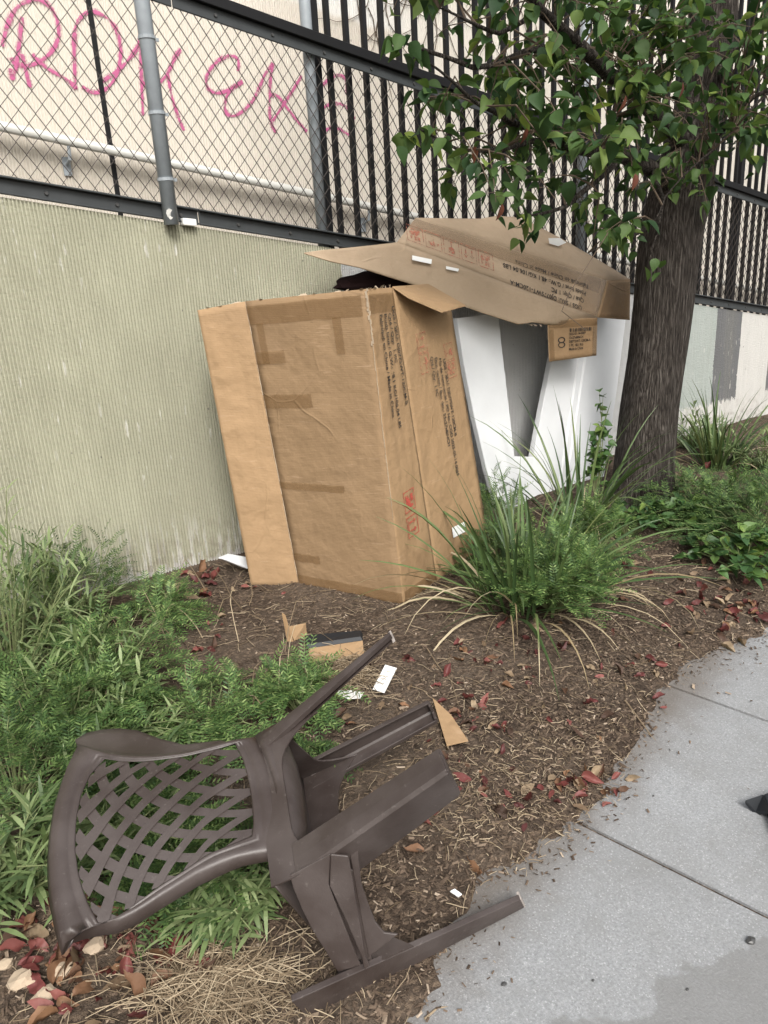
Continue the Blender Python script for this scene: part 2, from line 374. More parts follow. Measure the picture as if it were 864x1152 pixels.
def build_ground():
    xs = [-60, -30, -14, -7, -4, -2.4, -1.4] + list(np.arange(-1, 4.2, .024)) + list(np.arange(4.2, 8.2, .06)) + [8.6, 9.5, 12, 16, 25, 40, 60]
    ys = [-60, -30, -14, -7, -3, -1, 0, .25] + list(np.arange(.4, 3.3, .024)) + [3.4, 4, 5, 7, 12, 25, 60]
    vs = [(x, y, soil_z(x, y) - (0.03 if y < .2 else 0)) for y in ys for x in xs]; nx = len(xs)
    fs = [(j * nx + i, j * nx + i + 1, (j + 1) * nx + i + 1, (j + 1) * nx + i) for j in range(len(ys) - 1) for i in range(nx - 1)]
    tag(mesh_obj('ground', vs, fs, M['soil'], smooth=True), kind='structure')
build_ground()
# pavement of concrete slabs, turned about 12.9 degrees to the wall
ua = math.radians(12.9); uu = Vector((math.cos(ua), math.sin(ua), 0)); uv_ = Vector((math.sin(ua), -math.cos(ua), 0))
j0 = Vector((1.423, 1.099, 0))
pav = bpy.data.objects.new('pavement', None); COL.objects.link(pav); tag(pav, kind='structure')
S_ = .832
for i in range(-6, 10):
    a = i * S_; g = .0065
    mb = MB(); NX, NY = 10, 14
    def P(u, v, dz):
        q = j0 + uu * u + uv_ * v; return (q.x, q.y, gz(q.x, q.y) + dz)
    us = np.linspace(a + g, a + S_ - g, NX); vsn = np.linspace(-.42, 1.3, NY)
    vs = []; 
    for v in vsn:
        for k, u in enumerate(us): vs.append(P(u, v, -.004 if k in (0, NX - 1) else 0))
    fs = [(r * NX + c, r * NX + c + 1, (r + 1) * NX + c + 1, (r + 1) * NX + c) for r in range(NY - 1) for c in range(NX - 1)]
    n = len(vs); vs += [P(us[0], v, -.09) for v in vsn] + [P(us[-1], v, -.09) for v in vsn]
    for r in range(NY - 1):
        fs.append((n + r, r * NX, (r + 1) * NX, n + r + 1)); fs.append((r * NX + NX - 1, n + NY + r, n + NY + r + 1, (r + 1) * NX + NX - 1))
    mesh_obj('slab', vs, fs, M['concrete'], pav)

# ------------------------------------------------------------------ ribbed walls
RS = -.1576                                  # slope of the wall top and of both fence rails
def wtop(x): return 1.816 + RS * (x - .785)
def ribbed(name, x0, x1, y, pitch, depth, zb, zt, mat, back, rows=1):
    xs = []; k = int((x1 - x0) / pitch)
    prof = [(0, 0), (.16, 1), (.56, 1), (.72, 0)]
    for i in range(k):
        jt = .05 * noise.noise(Vector((i * 1.7, 0, 0)))
        for a, d in prof: xs.append((x0 + (i + a + jt * .5) * pitch, y - depth * d * (1 + jt)))
    vs = []; n = len(xs)
    for x, yy in xs:
        a, b = zb(x), zt(x)
        for r in range(rows + 1):
            f = r / rows; z = a + (b - a) * f
            vs.append((x, yy + (0 if rows == 1 else .0016 * noise.noise(Vector((x * 60, z * 25, 0)))), z))
    R1 = rows + 1
    fs = [(i * R1 + r, (i + 1) * R1 + r, (i + 1) * R1 + r + 1, i * R1 + r + 1) for i in range(n - 1) for r in range(rows)]
    m = MB(); m.v = vs; m.f = fs; m.m = [0] * len(fs)
    # top, with the ribs' outline, and the back and ends
    b0 = len(m.v)
    m.v += [(x, back, zt(x)) for x, _ in xs]
    for i in range(n - 1): m.f.append([i * R1 + rows, (i + 1) * R1 + rows, b0 + i + 1, b0 + i]); m.m.append(0)
    xa, xb = xs[0][0], xs[-1][0]
    m.quad((xa, back, zt(xa)), (xb, back, zt(xb)), (xb, back, zb(xb)), (xa, back, zb(xa)))
    m.quad((xa, y, zb(xa)), (xa, y, zt(xa)), (xa, back, zt(xa)), (xa, back, zb(xa)))
    m.quad((xb, y, zt(xb)), (xb, y, zb(xb)), (xb, back, zb(xb)), (xb, back, zt(xb)))
    return m.build(name, mat)
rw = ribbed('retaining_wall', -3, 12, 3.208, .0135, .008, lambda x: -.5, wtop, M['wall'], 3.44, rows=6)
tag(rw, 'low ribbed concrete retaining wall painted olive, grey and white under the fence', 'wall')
BY = 4.45
bw = ribbed('ribbed_building_wall', -3, 16, BY, .0165, .007, lambda x: -.6, lambda x: 5.2, M['back'], BY + .25)
tag(bw, 'tall cream ribbed wall with pink graffiti behind the fence', 'wall')
# ramp running down between the two walls
mb = MB(); mb.quad((-3, 3.43, 1.36 + .168 * 4.2), (16, 3.43, 1.36 - .168 * 14.8), (16, BY + .1, 1.36 - .168 * 14.8), (-3, BY + .1, 1.36 + .168 * 4.2))
tag(mb.build('ramp', M['concrete']), kind='structure')
# dark open joint in the tall wall
jx = W(103, 0, BY).x; jx2 = W(131, 240, BY).x; jm = (jx + jx2) / 2
mb = MB(); pts = []
for k in range(30):
    z = 1.2 + k * .138; pts.append((jm + .006 * noise.noise(Vector((0, 0, z * 3))), z))
for (xa, za), (xb, zb) in zip(pts, pts[1:]):
    mb.plate([(xa - .013, BY - .0112, za), (xa + .013, BY - .0112, za), (xb + .013, BY - .0112, zb), (xb - .013, BY - .0112, zb)], (0, .006, 0))
mb.build('joint', M['black'], bw)
# graffiti: strokes sprayed on the ribs
strokes = [
    [(24, 20), (20, 60), (14, 95), (11, 78)], [(24, 62), (33, 98)], [(2, 52), (9, 22), (22, 4), (42, -2), (58, 8), (67, 32), (62, 54), (48, 68), (30, 76), (14, 72), (12, 66)], [(36, 62), (50, 76), (72, 88), (86, 100)],
    [(84, 100), (83, 70), (82, 40), (87, 22), (100, 12), (118, 18), (132, 34), (136, 62), (130, 88), (118, 102), (104, 106), (92, 98)], [(114, 92), (132, 80), (144, 68), (154, 54), (157, 44)],
    [(157, 46), (158, 80), (160, 130)], [(160, 94), (176, 96), (188, 84), (194, 68), (202, 56)], [(188, 84), (192, 108), (199, 130), (206, 147)],
    [(267, 80), (268, 66), (258, 62), (244, 68), (234, 80), (230, 92), (234, 102), (244, 106), (256, 102), (266, 96), (274, 91), (262, 97), (254, 108), (251, 124), (258, 132), (270, 128), (284, 114), (292, 96), (298, 82), (306, 72)],
    [(306, 72), (303, 90), (302, 116), (303, 138), (310, 150)], [(338, 86), (326, 106), (306, 136)], [(303, 108), (310, 106), (318, 116), (330, 132), (344, 148)],
    [(362, 96), (370, 88), (380, 84), (389, 88), (389, 106)], [(359, 124), (372, 116), (388, 118), (398, 134)], [(362, 148), (376, 142), (392, 152)]]
gr = MB()
for s in strokes:
    # smooth the polyline, then lay down a ribbon of varying width
    pts = [Vector((x, y, 0)) for x, y in s]
    for _ in range(2):
        q = [pts[0]]
        for a, b in zip(pts, pts[1:]): q += [a * .75 + b * .25, a * .25 + b * .75]
        pts = q + [pts[-1]]
    W3 = [W(p.x, p.y, BY) for p in pts]
    for i, (a, b) in enumerate(zip(W3, W3[1:])):
        d = (b - a); 
        if d.length < 1e-4: continue
        n = Vector((-d.z, 0, d.x)).normalized(); wd = .0082 * (1 + .7 * noise.noise(Vector((i * .3, s[0][0], 0))))
        e = d.normalized() * wd * .3; yy = Vector((0, BY - .0095 - .00002 * (i % 9) - .0001 * (strokes.index(s) % 7), 0))
        a2, b2 = a.copy() - e, b.copy() + e; a2.y = b2.y = 0
        wo = wd * 1.8; y3 = yy + Vector((0, .0006, 0)); gr.quad(a2 + n * wo + y3, b2 + n * wo + y3, b2 - n * wo + y3, a2 - n * wo + y3, 1)
        gr.quad(a2 + n * wd + yy, b2 + n * wd + yy, b2 - n * wd + yy, a2 - n * wd + yy)
gr.build('graffiti', [M['spray'], M['haze_spray']], bw)
# bare creeper stems on the tall wall
vb = MB()
for k in range(34):
    p = W(U(395, 640), U(-30, 12), BY); x, z = p.x, p.z; pts = []
    a = U(-2.6, -.6)
    for j in range(9):
        pts.append((x, BY - .014, z)); a += U(-.5, .5); x += math.cos(a) * .07; z += math.sin(a) * .07
    vb.tube(pts, [.004 - .0003 * j for j in range(9)], 3)
tag(vb.build('bare_creeper', M['twig']), 'bare brown creeper stems clinging to the tall cream wall', 'creeper')

# handrail on the tall wall
hr0, hr1 = W(0, 142, BY - .09), W(470, 244, BY - .09); hd = (hr1 - hr0) / (hr1.x - hr0.x)
def HRP(x): return hr0 + hd * (x - hr0.x)
hr = empty('handrail', HRP(0.5), 'round pale steel handrail running down the tall cream wall', 'handrail')
mb = MB(); mb.tube([HRP(-2), HRP(14)], .024, 12); mb.build('rail', M['galv_pale'], hr, True)
for px, py in ((76, 158), (415, 232), (700, 290)):
    c = HRP(W(px, py, BY - .09).x); mb = MB()
    mb.tube([c + Vector((0, 0, -.02)), c + Vector((0, .01, -.085)), c + Vector((0, .06, -.10)), c + Vector((0, .085, -.10))], .009, 8)
    mb.box(c + Vector((0, .078, -.11)), (.02, 0, 0), (0, .004, 0), (0, 0, .045)); mb.build('bracket', M['galv'], hr)

# ------------------------------------------------------------------ chain-link fence with steel channel rails
FY = 3.2
def rb_top(x): return 1.885 + RS * (x - .799)
def rt_bot(x): return 2.516 + RS * (x - 1.476)
FX0, FX1 = -1.5, 11.2
fence = empty('chain_link_fence', (1.42, FY, wtop(1.42)), 'rusty chain-link fence between two dark steel rails on the low wall', 'fence')
def channel(name, z_low, h, y, lip, mats):
    m = MB(); L = FX1 - FX0; xs = np.arange(FX0, FX1 + .01, 3.05)
    for a, b in zip(xs, xs[1:]):
        a += .003; b -= .003
        def sl(z0, z1, y0, y1, mi):
            v = [(a, y0, z_low(a) + z0), (b, y0, z_low(b) + z0), (b, y1, z_low(b) + z0), (a, y1, z_low(a) + z0), (a, y0, z_low(a) + z1), (b, y0, z_low(b) + z1), (b, y1, z_low(b) + z1), (a, y1, z_low(a) + z1)]
            m.add(v, [(0, 3, 2, 1), (4, 5, 6, 7), (0, 1, 5, 4), (1, 2, 6, 5), (2, 3, 7, 6), (3, 0, 4, 7)], mi)
        for s in lip: sl(*s)
    return bevel(m.build(name, mats, fence), .002, 1)
channel('top_rail', rt_bot, .085, FY, [(0, .047, FY - .004, FY + .006, 0), (.047, .088, FY - .028, FY + .006, 1)], [M['rail'], M['black']])
channel('bottom_rail', lambda x: rb_top(x) - .062, .062, FY, [(0, .054, FY - .006, FY + .004, 0), (.0545, .062, FY - .03, FY + .03, 0), (0, .008, FY - .014, FY - .0065, 0)], [M['rail'], M['rail']])
bm_ = bpy.data.meshes.new('bolt'); _b = bmesh.new(); bmesh.ops.create_cone(_b, segments=8, radius1=.009, radius2=.006, depth=.009, cap_ends=True); bmesh.ops.rotate(_b, verts=_b.verts, matrix=Matrix.Rotation(math.radians(90), 3, 'X')); _b.to_mesh(bm_); _b.free(); bm_.materials.append(M['bolt'])
x = .16
while x < 8:
    for zf, dy in ((lambda x: rt_bot(x) + .022, -.006), (lambda x: rb_top(x) - .035, -.009)):
        o = bpy.data.objects.new('bolt', bm_); COL.objects.link(o); o.parent = fence
        o.location = Vector((x, FY + dy, zf(x))) - fence.location
    x += .262
# woven wire: each wire zigzags and hooks its neighbour
PX_, PZ_ = .0290, .074
def wire_panel(x0, x1):
    m = MB(); k = int((x1 - x0) / PX_)
    for i in range(k):
        xc = x0 + (i + .5) * PX_; pts = []; z = .0; s = 1 if i % 2 else -1; j = 0
        zz = rb_top(xc) - .02
        while zz < rt_bot(xc) + .02:
            s = 1 if j % 2 else -1
            if i % 2: s = -s
            xx = xc + s * (PX_ / 2 + .0012); wob = .0016 * noise.noise(Vector((xx * 9, zz * 9, 5)))
            pts.append((xx + wob, FY + .012 + s * .0022, zz + RS * (xx - xc) + wob)); zz += PZ_ / 2; j += 1
        m.tube(pts, .0023, 4, cap=False)
    m.build('wire_mesh', M['wire'], fence)
for a, b in ((-1.5, 1.41), (1.43, 4.3), (4.3, 7.6), (7.6, 11.0)): wire_panel(a, b)
def fpost(xb, xt_px, r, y, mat, name, top=3.5, bands=True):
    b = Vector((xb, y, wtop(xb) - .01)); m = MB()
    t = Vector((xb, y, top)); m.tube([b, t], r, 14); o = m.build(name, mat, fence, True)
    return o
px_ = W(193, 252, 3.165).x
po = fpost(px_, 0, .030, 3.165, M['galv'], 'post')
for dz in (.16, .40, .66):
    m = MB(); z = wtop(px_) + dz; m.tube([(px_, 3.165, z - .006), (px_, 3.165, z + .006)], .0335, 14); m.box((px_ + .04, 3.175, z), (.012, 0, 0), (0, .004, 0), (0, 0, .006)); m.build('band', M['galv'], po)
m = MB(); m.plate([(px_ - .008 + .020 * math.cos(k * .63), 3.1345 + .004 * abs(math.cos(k * .63)), wtop(px_) + .03 + (.020 + .006 * math.sin(k * 2.1)) * math.sin(k * .63)) for k in range(10)], (0, .004, 0)); m.build('paint_splash', M['galv_pale'], po)
m = MB(); m.box((px_ + .085, 3.19, wtop(px_ + .085) + .012), (.03, 0, -.003), (0, .02, 0), (0, 0, .014)); bevel(m.build('grout_block', M['foam_edge'], fence), .004)

# ------------------------------------------------------------------ black bar fence behind it
bars = empty('bar_fence', (2.2, 3.3, wtop(2.2)), 'tall black fence of upright steel bars behind the chain-link', 'fence')
P1 = W(358, 130, 3.3).x
SP = .1062; n = 0
bm2 = MB(); bm2.box((0, 0, 1.6), (.0115, 0, 0), (0, .0115, 0), (0, 0, 1.75)); barme = bm2.build('bar_src', M['black']).data; bpy.data.objects.remove(bpy.data.objects['bar_src'])
posts_x = [P1, W(652, 240, 3.3).x, W(827, 270, 3.3).x]
x = P1 + SP * .8
while x < 11:
    if min(abs(x - p) for p in posts_x) > .045:
        o = bpy.data.objects.new('bar', barme); COL.objects.link(o); o.parent = bars
        o.location = Vector((x, 3.3, wtop(x) - .02 + .12)) - bars.location
    x += SP
for i, xq in enumerate(posts_x):
    m = MB(); m.box((xq, 3.305, 1.7), (.026, 0, 0), (0, .026, 0), (0, 0, 1.9)); bevel(m.build('post', M['black'], bars), .003)
    if i < 2:
        m = MB(); m.tube([(xq - (.062 if i == 0 else .05), 3.25, wtop(xq) - .01), (xq - (.062 if i == 0 else .05), 3.25, 3.6)], .026 if i == 0 else .03, 12); m.build('pipe_post', M['galv'], bars, True)
m = MB()
for z0 in (.052,):
    m.box(((P1 + 11) / 2, 3.318, 0), (0, 0, 0), (0, 0, 0), (0, 0, 0))
xa, xb = P1, 11.0
m = MB(); m.add([(xa, 3.315, wtop(xa) + 1.65), (xb, 3.315, wtop(xb) + 1.65), (xb, 3.335, wtop(xb) + 1.65), (xa, 3.335, wtop(xa) + 1.65), (xa, 3.315, wtop(xa) + 1.69), (xb, 3.315, wtop(xb) + 1.69), (xb, 3.335, wtop(xb) + 1.69), (xa, 3.335, wtop(xa) + 1.69)], [(0, 3, 2, 1), (4, 5, 6, 7), (0, 1, 5, 4), (1, 2, 6, 5), (2, 3, 7, 6), (3, 0, 4, 7)])
m.build('stringer', M['black'], bars)

exec_parts = True
# ------------------------------------------------------------------ cardboard helpers
def nrm(a, b, c): return (b - a).cross(c - a).normalized()
def facet(q, nu, nv, amp, seed, outline=None):
    """grid over quad q = [bottom-left, bottom-right, top-right, top-left], dented by noise; edges stay put"""
    a, b, c, d = q; n = nrm(a, b, d); vs = []
    for j in range(nv + 1):
        for i in range(nu + 1):
            u, v = i / nu, j / nv
            p = (a * (1 - u) + b * u) * (1 - v) + (d * (1 - u) + c * u) * v
            e = min(1, 6 * min(u, 1 - u)) * min(1, 6 * min(v, 1 - v) + .15)
            p = p + n * amp * e * (noise.noise(Vector((u * 2.5 + seed, v * 3.5, seed))) + .5 * noise.noise(Vector((u * 7 + seed, v * 8, seed))))
            vs.append(p)
    return vs, [(j * (nu + 1) + i, j * (nu + 1) + i + 1, (j + 1) * (nu + 1) + i + 1, (j + 1) * (nu + 1) + i) for j in range(nv) for i in range(nu)]
def sheet(name, q, mat, parent, amp=.004, seed=1, nu=14, nv=22, th=.0045):
    vs, fs = facet(q, nu, nv, amp, seed)
    o = mesh_obj(name, vs, fs, [mat, M['card_in']], parent, True)
    s = o.modifiers.new('thick', 'SOLIDIFY'); s.thickness = th; s.offset = -1; s.material_offset_rim = 1
    return o
def onq(q, u, v, off=.0): 
    a, b, c, d = q; n = nrm(a, b, d)
    return (a * (1 - u) + b * u) * (1 - v) + (d * (1 - u) + c * u) * v + n * off
def qpatch(name, q, u0, v0, u1, v1, mat, parent, off=.0022, nn=6, wob=0):
    m = MB(); K = nn
    for i in range(K):
        f0, f1 = i / K, (i + 1) / K
        w0 = wob * noise.noise(Vector((i * .9, u0 * 9, v0))); w1 = wob * noise.noise(Vector(((i + 1) * .9, u0 * 9, v0)))
        if abs(u1 - u0) * (q[1] - q[0]).length > abs(v1 - v0) * (q[3] - q[0]).length:
            m.quad(onq(q, u0 + (u1 - u0) * f0, v0 + w0, off), onq(q, u0 + (u1 - u0) * f1, v0 + w1, off), onq(q, u0 + (u1 - u0) * f1, v1 + w1, off), onq(q, u0 + (u1 - u0) * f0, v1 + w0, off))
        else:
            m.quad(onq(q, u0 + w0, v0 + (v1 - v0) * f0, off), onq(q, u1 + w0, v0 + (v1 - v0) * f0, off), onq(q, u1 + w1, v0 + (v1 - v0) * f1, off), onq(q, u0 + w1, v0 + (v1 - v0) * f1, off))
    return m.build(name, mat, parent)
def print_text(name, s, origin, xdir, ydir, size, mat, parent, off=.003, bold=.018, spacing=1.0, xs=1.0):
    c = bpy.data.curves.new(name, 'FONT'); c.body = s; c.size = size; c.offset = bold * size; c.space_character = spacing
    c.materials.append(mat)
    t_ = bpy.data.objects.new('t', c); me = bpy.data.meshes.new_from_object(t_); bpy.data.objects.remove(t_)
    o = bpy.data.objects.new(name, me); COL.objects.link(o); o.parent = parent
    xd = xdir.normalized(); zd = xd.cross(ydir).normalized(); yd = zd.cross(xd)
    p = origin + zd * off - parent_world(parent); xd = xd * xs
    o.matrix_local = Matrix([[xd.x, yd.x, zd.x, p.x], [xd.y, yd.y, zd.y, p.y], [xd.z, yd.z, zd.z, p.z], [0, 0, 0, 1]])
    return o
def icon(kind, c, xd, yd, s, mat, parent, off=.003):
    xd = xd.normalized(); n = xd.cross(yd).normalized(); yd = n.cross(xd); c = c + n * off; m = MB()
    def P(a, b): return c + xd * a * s + yd * b * s
    def poly(*pts): m.add([P(*p) for p in pts], [tuple(range(len(pts)))])
    t = .045
    poly((-.5, -.5), (.5, -.5), (.5, -.5 + t), (-.5, -.5 + t)); poly((-.5, .5 - t), (.5, .5 - t), (.5, .5), (-.5, .5))
    poly((-.5, -.5 + t), (-.5 + t, -.5 + t), (-.5 + t, .5 - t), (-.5, .5 - t)); poly((.5 - t, -.5 + t), (.5, -.5 + t), (.5, .5 - t), (.5 - t, .5 - t))
    if kind == 'arrows':
        for a in (-.2, .2): poly((a - .04, -.3), (a + .04, -.3), (a + .04, .1), (a - .04, .1)); poly((a - .13, .1), (a + .13, .1), (a, .33))
        poly((-.33, -.4), (.33, -.4), (.33, -.34), (-.33, -.34))
    elif kind == 'glass':
        poly((-.2, .36), (-.18, .05), (0, -.06), (.18, .05), (.2, .36)); poly((-.03, -.3), (.03, -.3), (.03, -.06), (-.03, -.06)); poly((-.17, -.36), (.17, -.36), (.17, -.3), (-.17, -.3))
    elif kind == 'umbrella':
        poly((-.34, .08), (-.24, .26), (0, .36), (.24, .26), (.34, .08)); poly((-.025, -.3), (.025, -.3), (.025, .08), (-.025, .08)); poly((.025, -.3), (.14, -.3), (.14, -.24), (.025, -.24))
    elif kind == 'hand':
        poly((-.3, -.34), (.22, -.34), (.34, -.1), (.3, .3), (.2, .3), (.16, .05), (-.1, .05), (-.3, -.12)); poly((-.28, .1), (.06, .1), (.06, .36), (-.28, .36))
    return m.build('handling_symbol', mat, parent)

# ------------------------------------------------------------------ upright cardboard box
c0 = G(454, 683); m0 = G(337, 660); l0 = G(283, 661); s0 = G(492, 656); r0 = G(551, 618)
c1 = BYL(c0, 412.5, 325, 1.345); c1 = DEP(412.5, 325, (1.80, 2.375, 1.42))
m1 = DEP(276, 339, (1.52, 2.80, 1.40)); l1 = DEP(222, 349, (1.36, 2.93, 1.37))
s1 = DEP(441.5, 323.5, (2.02, 2.50, 1.41)); r1 = DEP(508, 350, (2.50, 2.68, 1.30))
ub = empty('cardboard_box', c0, 'big brown cardboard box standing upright open at the top against the ribbed wall', 'cardboard box', 'large cardboard shipping boxes')
qM, qF, qS, qR = [m0, c0, c1, m1], [l0, m0, m1, l1], [c0, s0, s1, c1], [s0, r0, r1, s1]
FPANEL = 1
def crumple(q, name, mat, seed, folds):
    vs, fs = facet(q, 16, 44, .009, seed); n = nrm(q[0], q[1], q[3]); out = []
    for k, p in enumerate(vs):
        u = (k % 17) / 16; v = (k // 17) / 44; d = 0
        for fv, sl, amp in folds:
            e = abs(v - fv - sl * (u - .5)); d += amp * math.exp(-(e / .012) ** 2) * (.3 + .7 * math.sin(math.pi * min(1, max(0, u * .9 + .1))))
        out.append(p + n * d)
    o = mesh_obj(name, out, fs, [mat, M['card_in']], ub, True); s = o.modifiers.new('thick', 'SOLIDIFY'); s.thickness = .0045; s.offset = -1; s.material_offset_rim = 1
    return o
crumple(qM, 'front_panel', M['card_dark'], 3, [(.445, .05, .006), (.435, .05, -.004), (.60, -.03, -.003), (.24, .04, .003)])
tag(crumple(qF, 'side_flap', M['card_flap'], 5, [(.60, .02, .007), (.505, -.07, -.008), (.33, .01, .008), (.78, .03, .006), (.44, .10, -.005), (.68, -.06, .005)]), 'folded flap leaning on the wall, coloured paler to show brighter light')  # paler card colour stands for the stronger light on this angled flap
crumple(qS, 'narrow_side', M['card'], 8, [(.42, .02, .004), (.75, .0, .004)])
crumple(qR, 'end_panel', M['card'], 11, [(.42, -.03, .002)])
# crushed crease lines with torn paper, tape strips
qpatch('tape', qM, .0, .925, .95, .985, M['tape'], ub, .0035, 10, .004)
qpatch('tape', qM, .0, .012, 1.0, .05, M['tape'], ub, .0035, 10, .004)
for u0, v0, u1, v1 in ((0, .655, .43, .70), (0, .355, .60, .40), (0, .105, .26, .135), (.06, .80, .12, .93), (.70, .80, .77, .93), (.0, .80, .26, .84)):
    qpatch('tape', qM, u0, v0 + (.02 if u1 > .5 else 0), u1, v1, M['tape'], ub, .004 + .0006 * rnd(), 6, .005)
qpatch('tape', qS, .06, .0, .98, .05, M['tape'], ub, .0035); qpatch('tape', qS, .03, .93, .97, .985, M['tape'], ub, .0035)
m = MB()
def torn_line(mb, a, b, wd, n_, k=40, jit=.003):
    d = b - a; side = d.cross(n_).normalized()
    for i in range(k):
        p = a + d * (i / k); q = a + d * ((i + 1.1) / k); o1 = side * wd * (noise.noise(Vector((i * .6, wd * 99, a.x))) * 1.2)
        w_ = wd * U(.3, 1); h = n_ * (jit * rnd() + .001)
        mb.quad(p + o1 - side * w_ + h, q + o1 - side * w_ + h, q + o1 + side * w_ + h * 1.3, p + o1 + side * w_ + h * 1.3)
nM = nrm(m0, c0, m1)
torn_line(m, c0 + (c1 - c0) * .84, c1, .006, nM, 26, .003)
torn_line(m, c0 + (c1 - c0) * .3, c1, .002, nM, 30, .001)
torn_line(m, m1, m0, .0018, nM, 50, .001)
m.build('torn_crease', M['torn'], ub)
m = MB()                                   # shredded layers along the open top
for (a, b, k) in ((m1, c1, 9), (l1, m1, 3), (c1, s1, 9)):
    for i in range(k):
        f = (i + rnd()) / k; p = a + (b - a) * f; wd = (b - a).normalized() * U(.004, .02); up = Vector((U(-.01, .01), U(-.012, .006), U(.001, .007 if a is not c1 else .014)))
        m.add([p - wd, p + wd, p + wd * .5 + up, p - wd * .6 + up * .8], [(0, 1, 2, 3)])
m.build('frayed_edge', M['torn'], ub)['kind'] = 'stuff'
# outward flap at the top right
f0, f1 = s1, DEP(482, 320.5, (2.40, 2.70, 1.40)); f2 = DEP(524, 344.5, (2.48, 2.50, 1.33)); f3 = DEP(497, 352, (2.30, 2.42, 1.31)); f4 = DEP(460, 336, (2.12, 2.42, 1.37))
m = MB(); m.plate([f0, f4, f3, f2, f1], (0, 0, .0045)); tag(m.build('top_flap', M['card_flap'], ub), 'small flap folded outwards at the top')
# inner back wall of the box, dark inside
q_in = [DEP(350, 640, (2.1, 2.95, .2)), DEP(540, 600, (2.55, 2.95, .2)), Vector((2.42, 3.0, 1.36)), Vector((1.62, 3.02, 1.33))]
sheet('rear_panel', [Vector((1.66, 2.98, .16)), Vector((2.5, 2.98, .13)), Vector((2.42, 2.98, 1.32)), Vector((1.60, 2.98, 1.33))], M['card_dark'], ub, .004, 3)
# printing on the narrow side, read downwards (turned 90 degrees clockwise)
dn = (c0 - c1).normalized(); rt = (s1 - c1).normalized(); 
ls = ["UGS / SKU: DJ0775WT-120CM-B", "Qté / Qty:  1 PC", "Poids brut / G.W.: 48.1 KG/106.04 LBS", "Fabriqué en Chine / Made in China"]
nS = nrm(c0, s0, c1)
def col_text(q, u, v, s, size, mat=M['ink'], **k):
    p = onq(q, u, v); d2 = onq(q, u, v - .1) - p; r2 = onq(q, u + .1, v) - p
    return print_text('printed_text', s, p, d2, r2, size, mat, ub, **k)
for i, s in enumerate(ls): col_text(qS, .80 - i * .165, .945 - (.02 if i else 0), s, .036, off=.006, xs=.80)
for i, s in enumerate(["UGS / SKU: DJ0775WT-120CM-B", "No de commande / PO No.: COD 2025-05-14-0069", "Dim. carton / Box dim.: 53x27x8INCH", "Qté / Qty:  1 PC"]):
    col_text(qR, .66 - i * .075, .80, s, .033, off=.006, xs=.78)
for i, k in enumerate(('hand', 'arrows', 'glass', 'umbrella')):
    p = onq(qS, .50, .335 - i * .085); icon(k, p, onq(qS, .50, .2) - p, onq(qS, .9, .335 - i * .085) - p, .092, M['red'], ub, .006)
for u, v, k in ((.33, .845, 'arrows'), (.33, .775, 'umbrella'), (.80, .83, 'glass'), (.80, .77, 'hand')):
    p = onq(qR, u, v); icon(k, p, onq(qR, u, v - .1) - p, onq(qR, u + .1, v) - p, .085, M['red_faint'], ub, .0045)
qpatch('white_label', qR, .36, .13, .60, .17, M['paper'], ub, .005, 2)

# ------------------------------------------------------------------ roof box lying across the foam boards
A0 = W(447, 272, 3.02); A1 = BYL(A0, 671.5, 357, 1.346, far=False)
a1c = [W(671.5, 357, yy) for yy in (2.7, 2.75, 2.8, 2.85, 2.9)]
A1 = min(a1c, key=lambda p: abs((p - A0).length - 1.346))
rx = (A1 - A0).normalized()
B0 = W(467, 245.5, 3.10); B1 = DEP(683, 315.5, A1 + Vector((.05, .12, .12)))
Ftip = DEP(343, 285, (1.98, 2.98, 1.57)); Ffr = DEP(613, 365, A1 + Vector((-.12, -.22, .0)))
C0 = W(566, 243, 3.16); C1 = DEP(709, 314, B1 + Vector((.12, .12, 0)))
rb_ = empty('cardboard_box', Ffr - Vector((0, 0, .02)), 'torn flattened cardboard box laid as a roof over the white foam boards', 'cardboard box', 'large cardboard shipping boxes')
def rsheet(name, pts, mat, seed=1, amp=.006, nu=26, nv=10): return sheet(name, pts, mat, rb_, amp, seed, nu, nv)
qRF = [Ftip, Ffr, A1, A0]; qRS = [A0, A1, B1, B0]
# lower wide face has a wavy front edge
def lower_face():
    front = [(343, 285), (373, 294), (405, 301.5), (440, 312), (470, 321), (501, 337), (540, 350), (583, 365), (600, 362), (613, 365)]
    back_ = [(343, 284), (366, 281), (392, 278.5), (420, 275.5), (447, 272), (500, 292), (550, 311), (600, 330), (640, 345), (671.5, 357)]
    vs = []; K = 9
    for i, (f, b) in enumerate(zip(front, back_)):
        t = i / 9; pf = DEP(*f, Ftip.lerp(Ffr, t)); tb = max(0, (i - 4) / 5); pb = DEP(*b, A0.lerp(A1, tb) if i >= 4 else Ftip.lerp(A0, i / 4))
        for j in range(K + 1):
            s = j / K; p = pf.lerp(pb, s); p.z += -.018 * math.sin(math.pi * s) * (.3 + t) + .006 * noise.noise(Vector((i * .9, j * .5, 4)))
            if i == 0: p = pf.lerp(pb, s)
            vs.append(p)
    fs = [(i * (K + 1) + j, (i + 1) * (K + 1) + j, (i + 1) * (K + 1) + j + 1, i * (K + 1) + j + 1) for i in range(9) for j in range(K)]
    o = mesh_obj('wide_panel', vs, fs, [M['card_roof'], M['card_in']], rb_, True); s_ = o.modifiers.new('thick', 'SOLIDIFY'); s_.thickness = .005; s_.offset = -1; s_.material_offset_rim = 1
lower_face()
rsheet('narrow_side', qRS, M['card_roof'], 7, .003, 26, 8)
topq = [B0, B1, C1, C0]
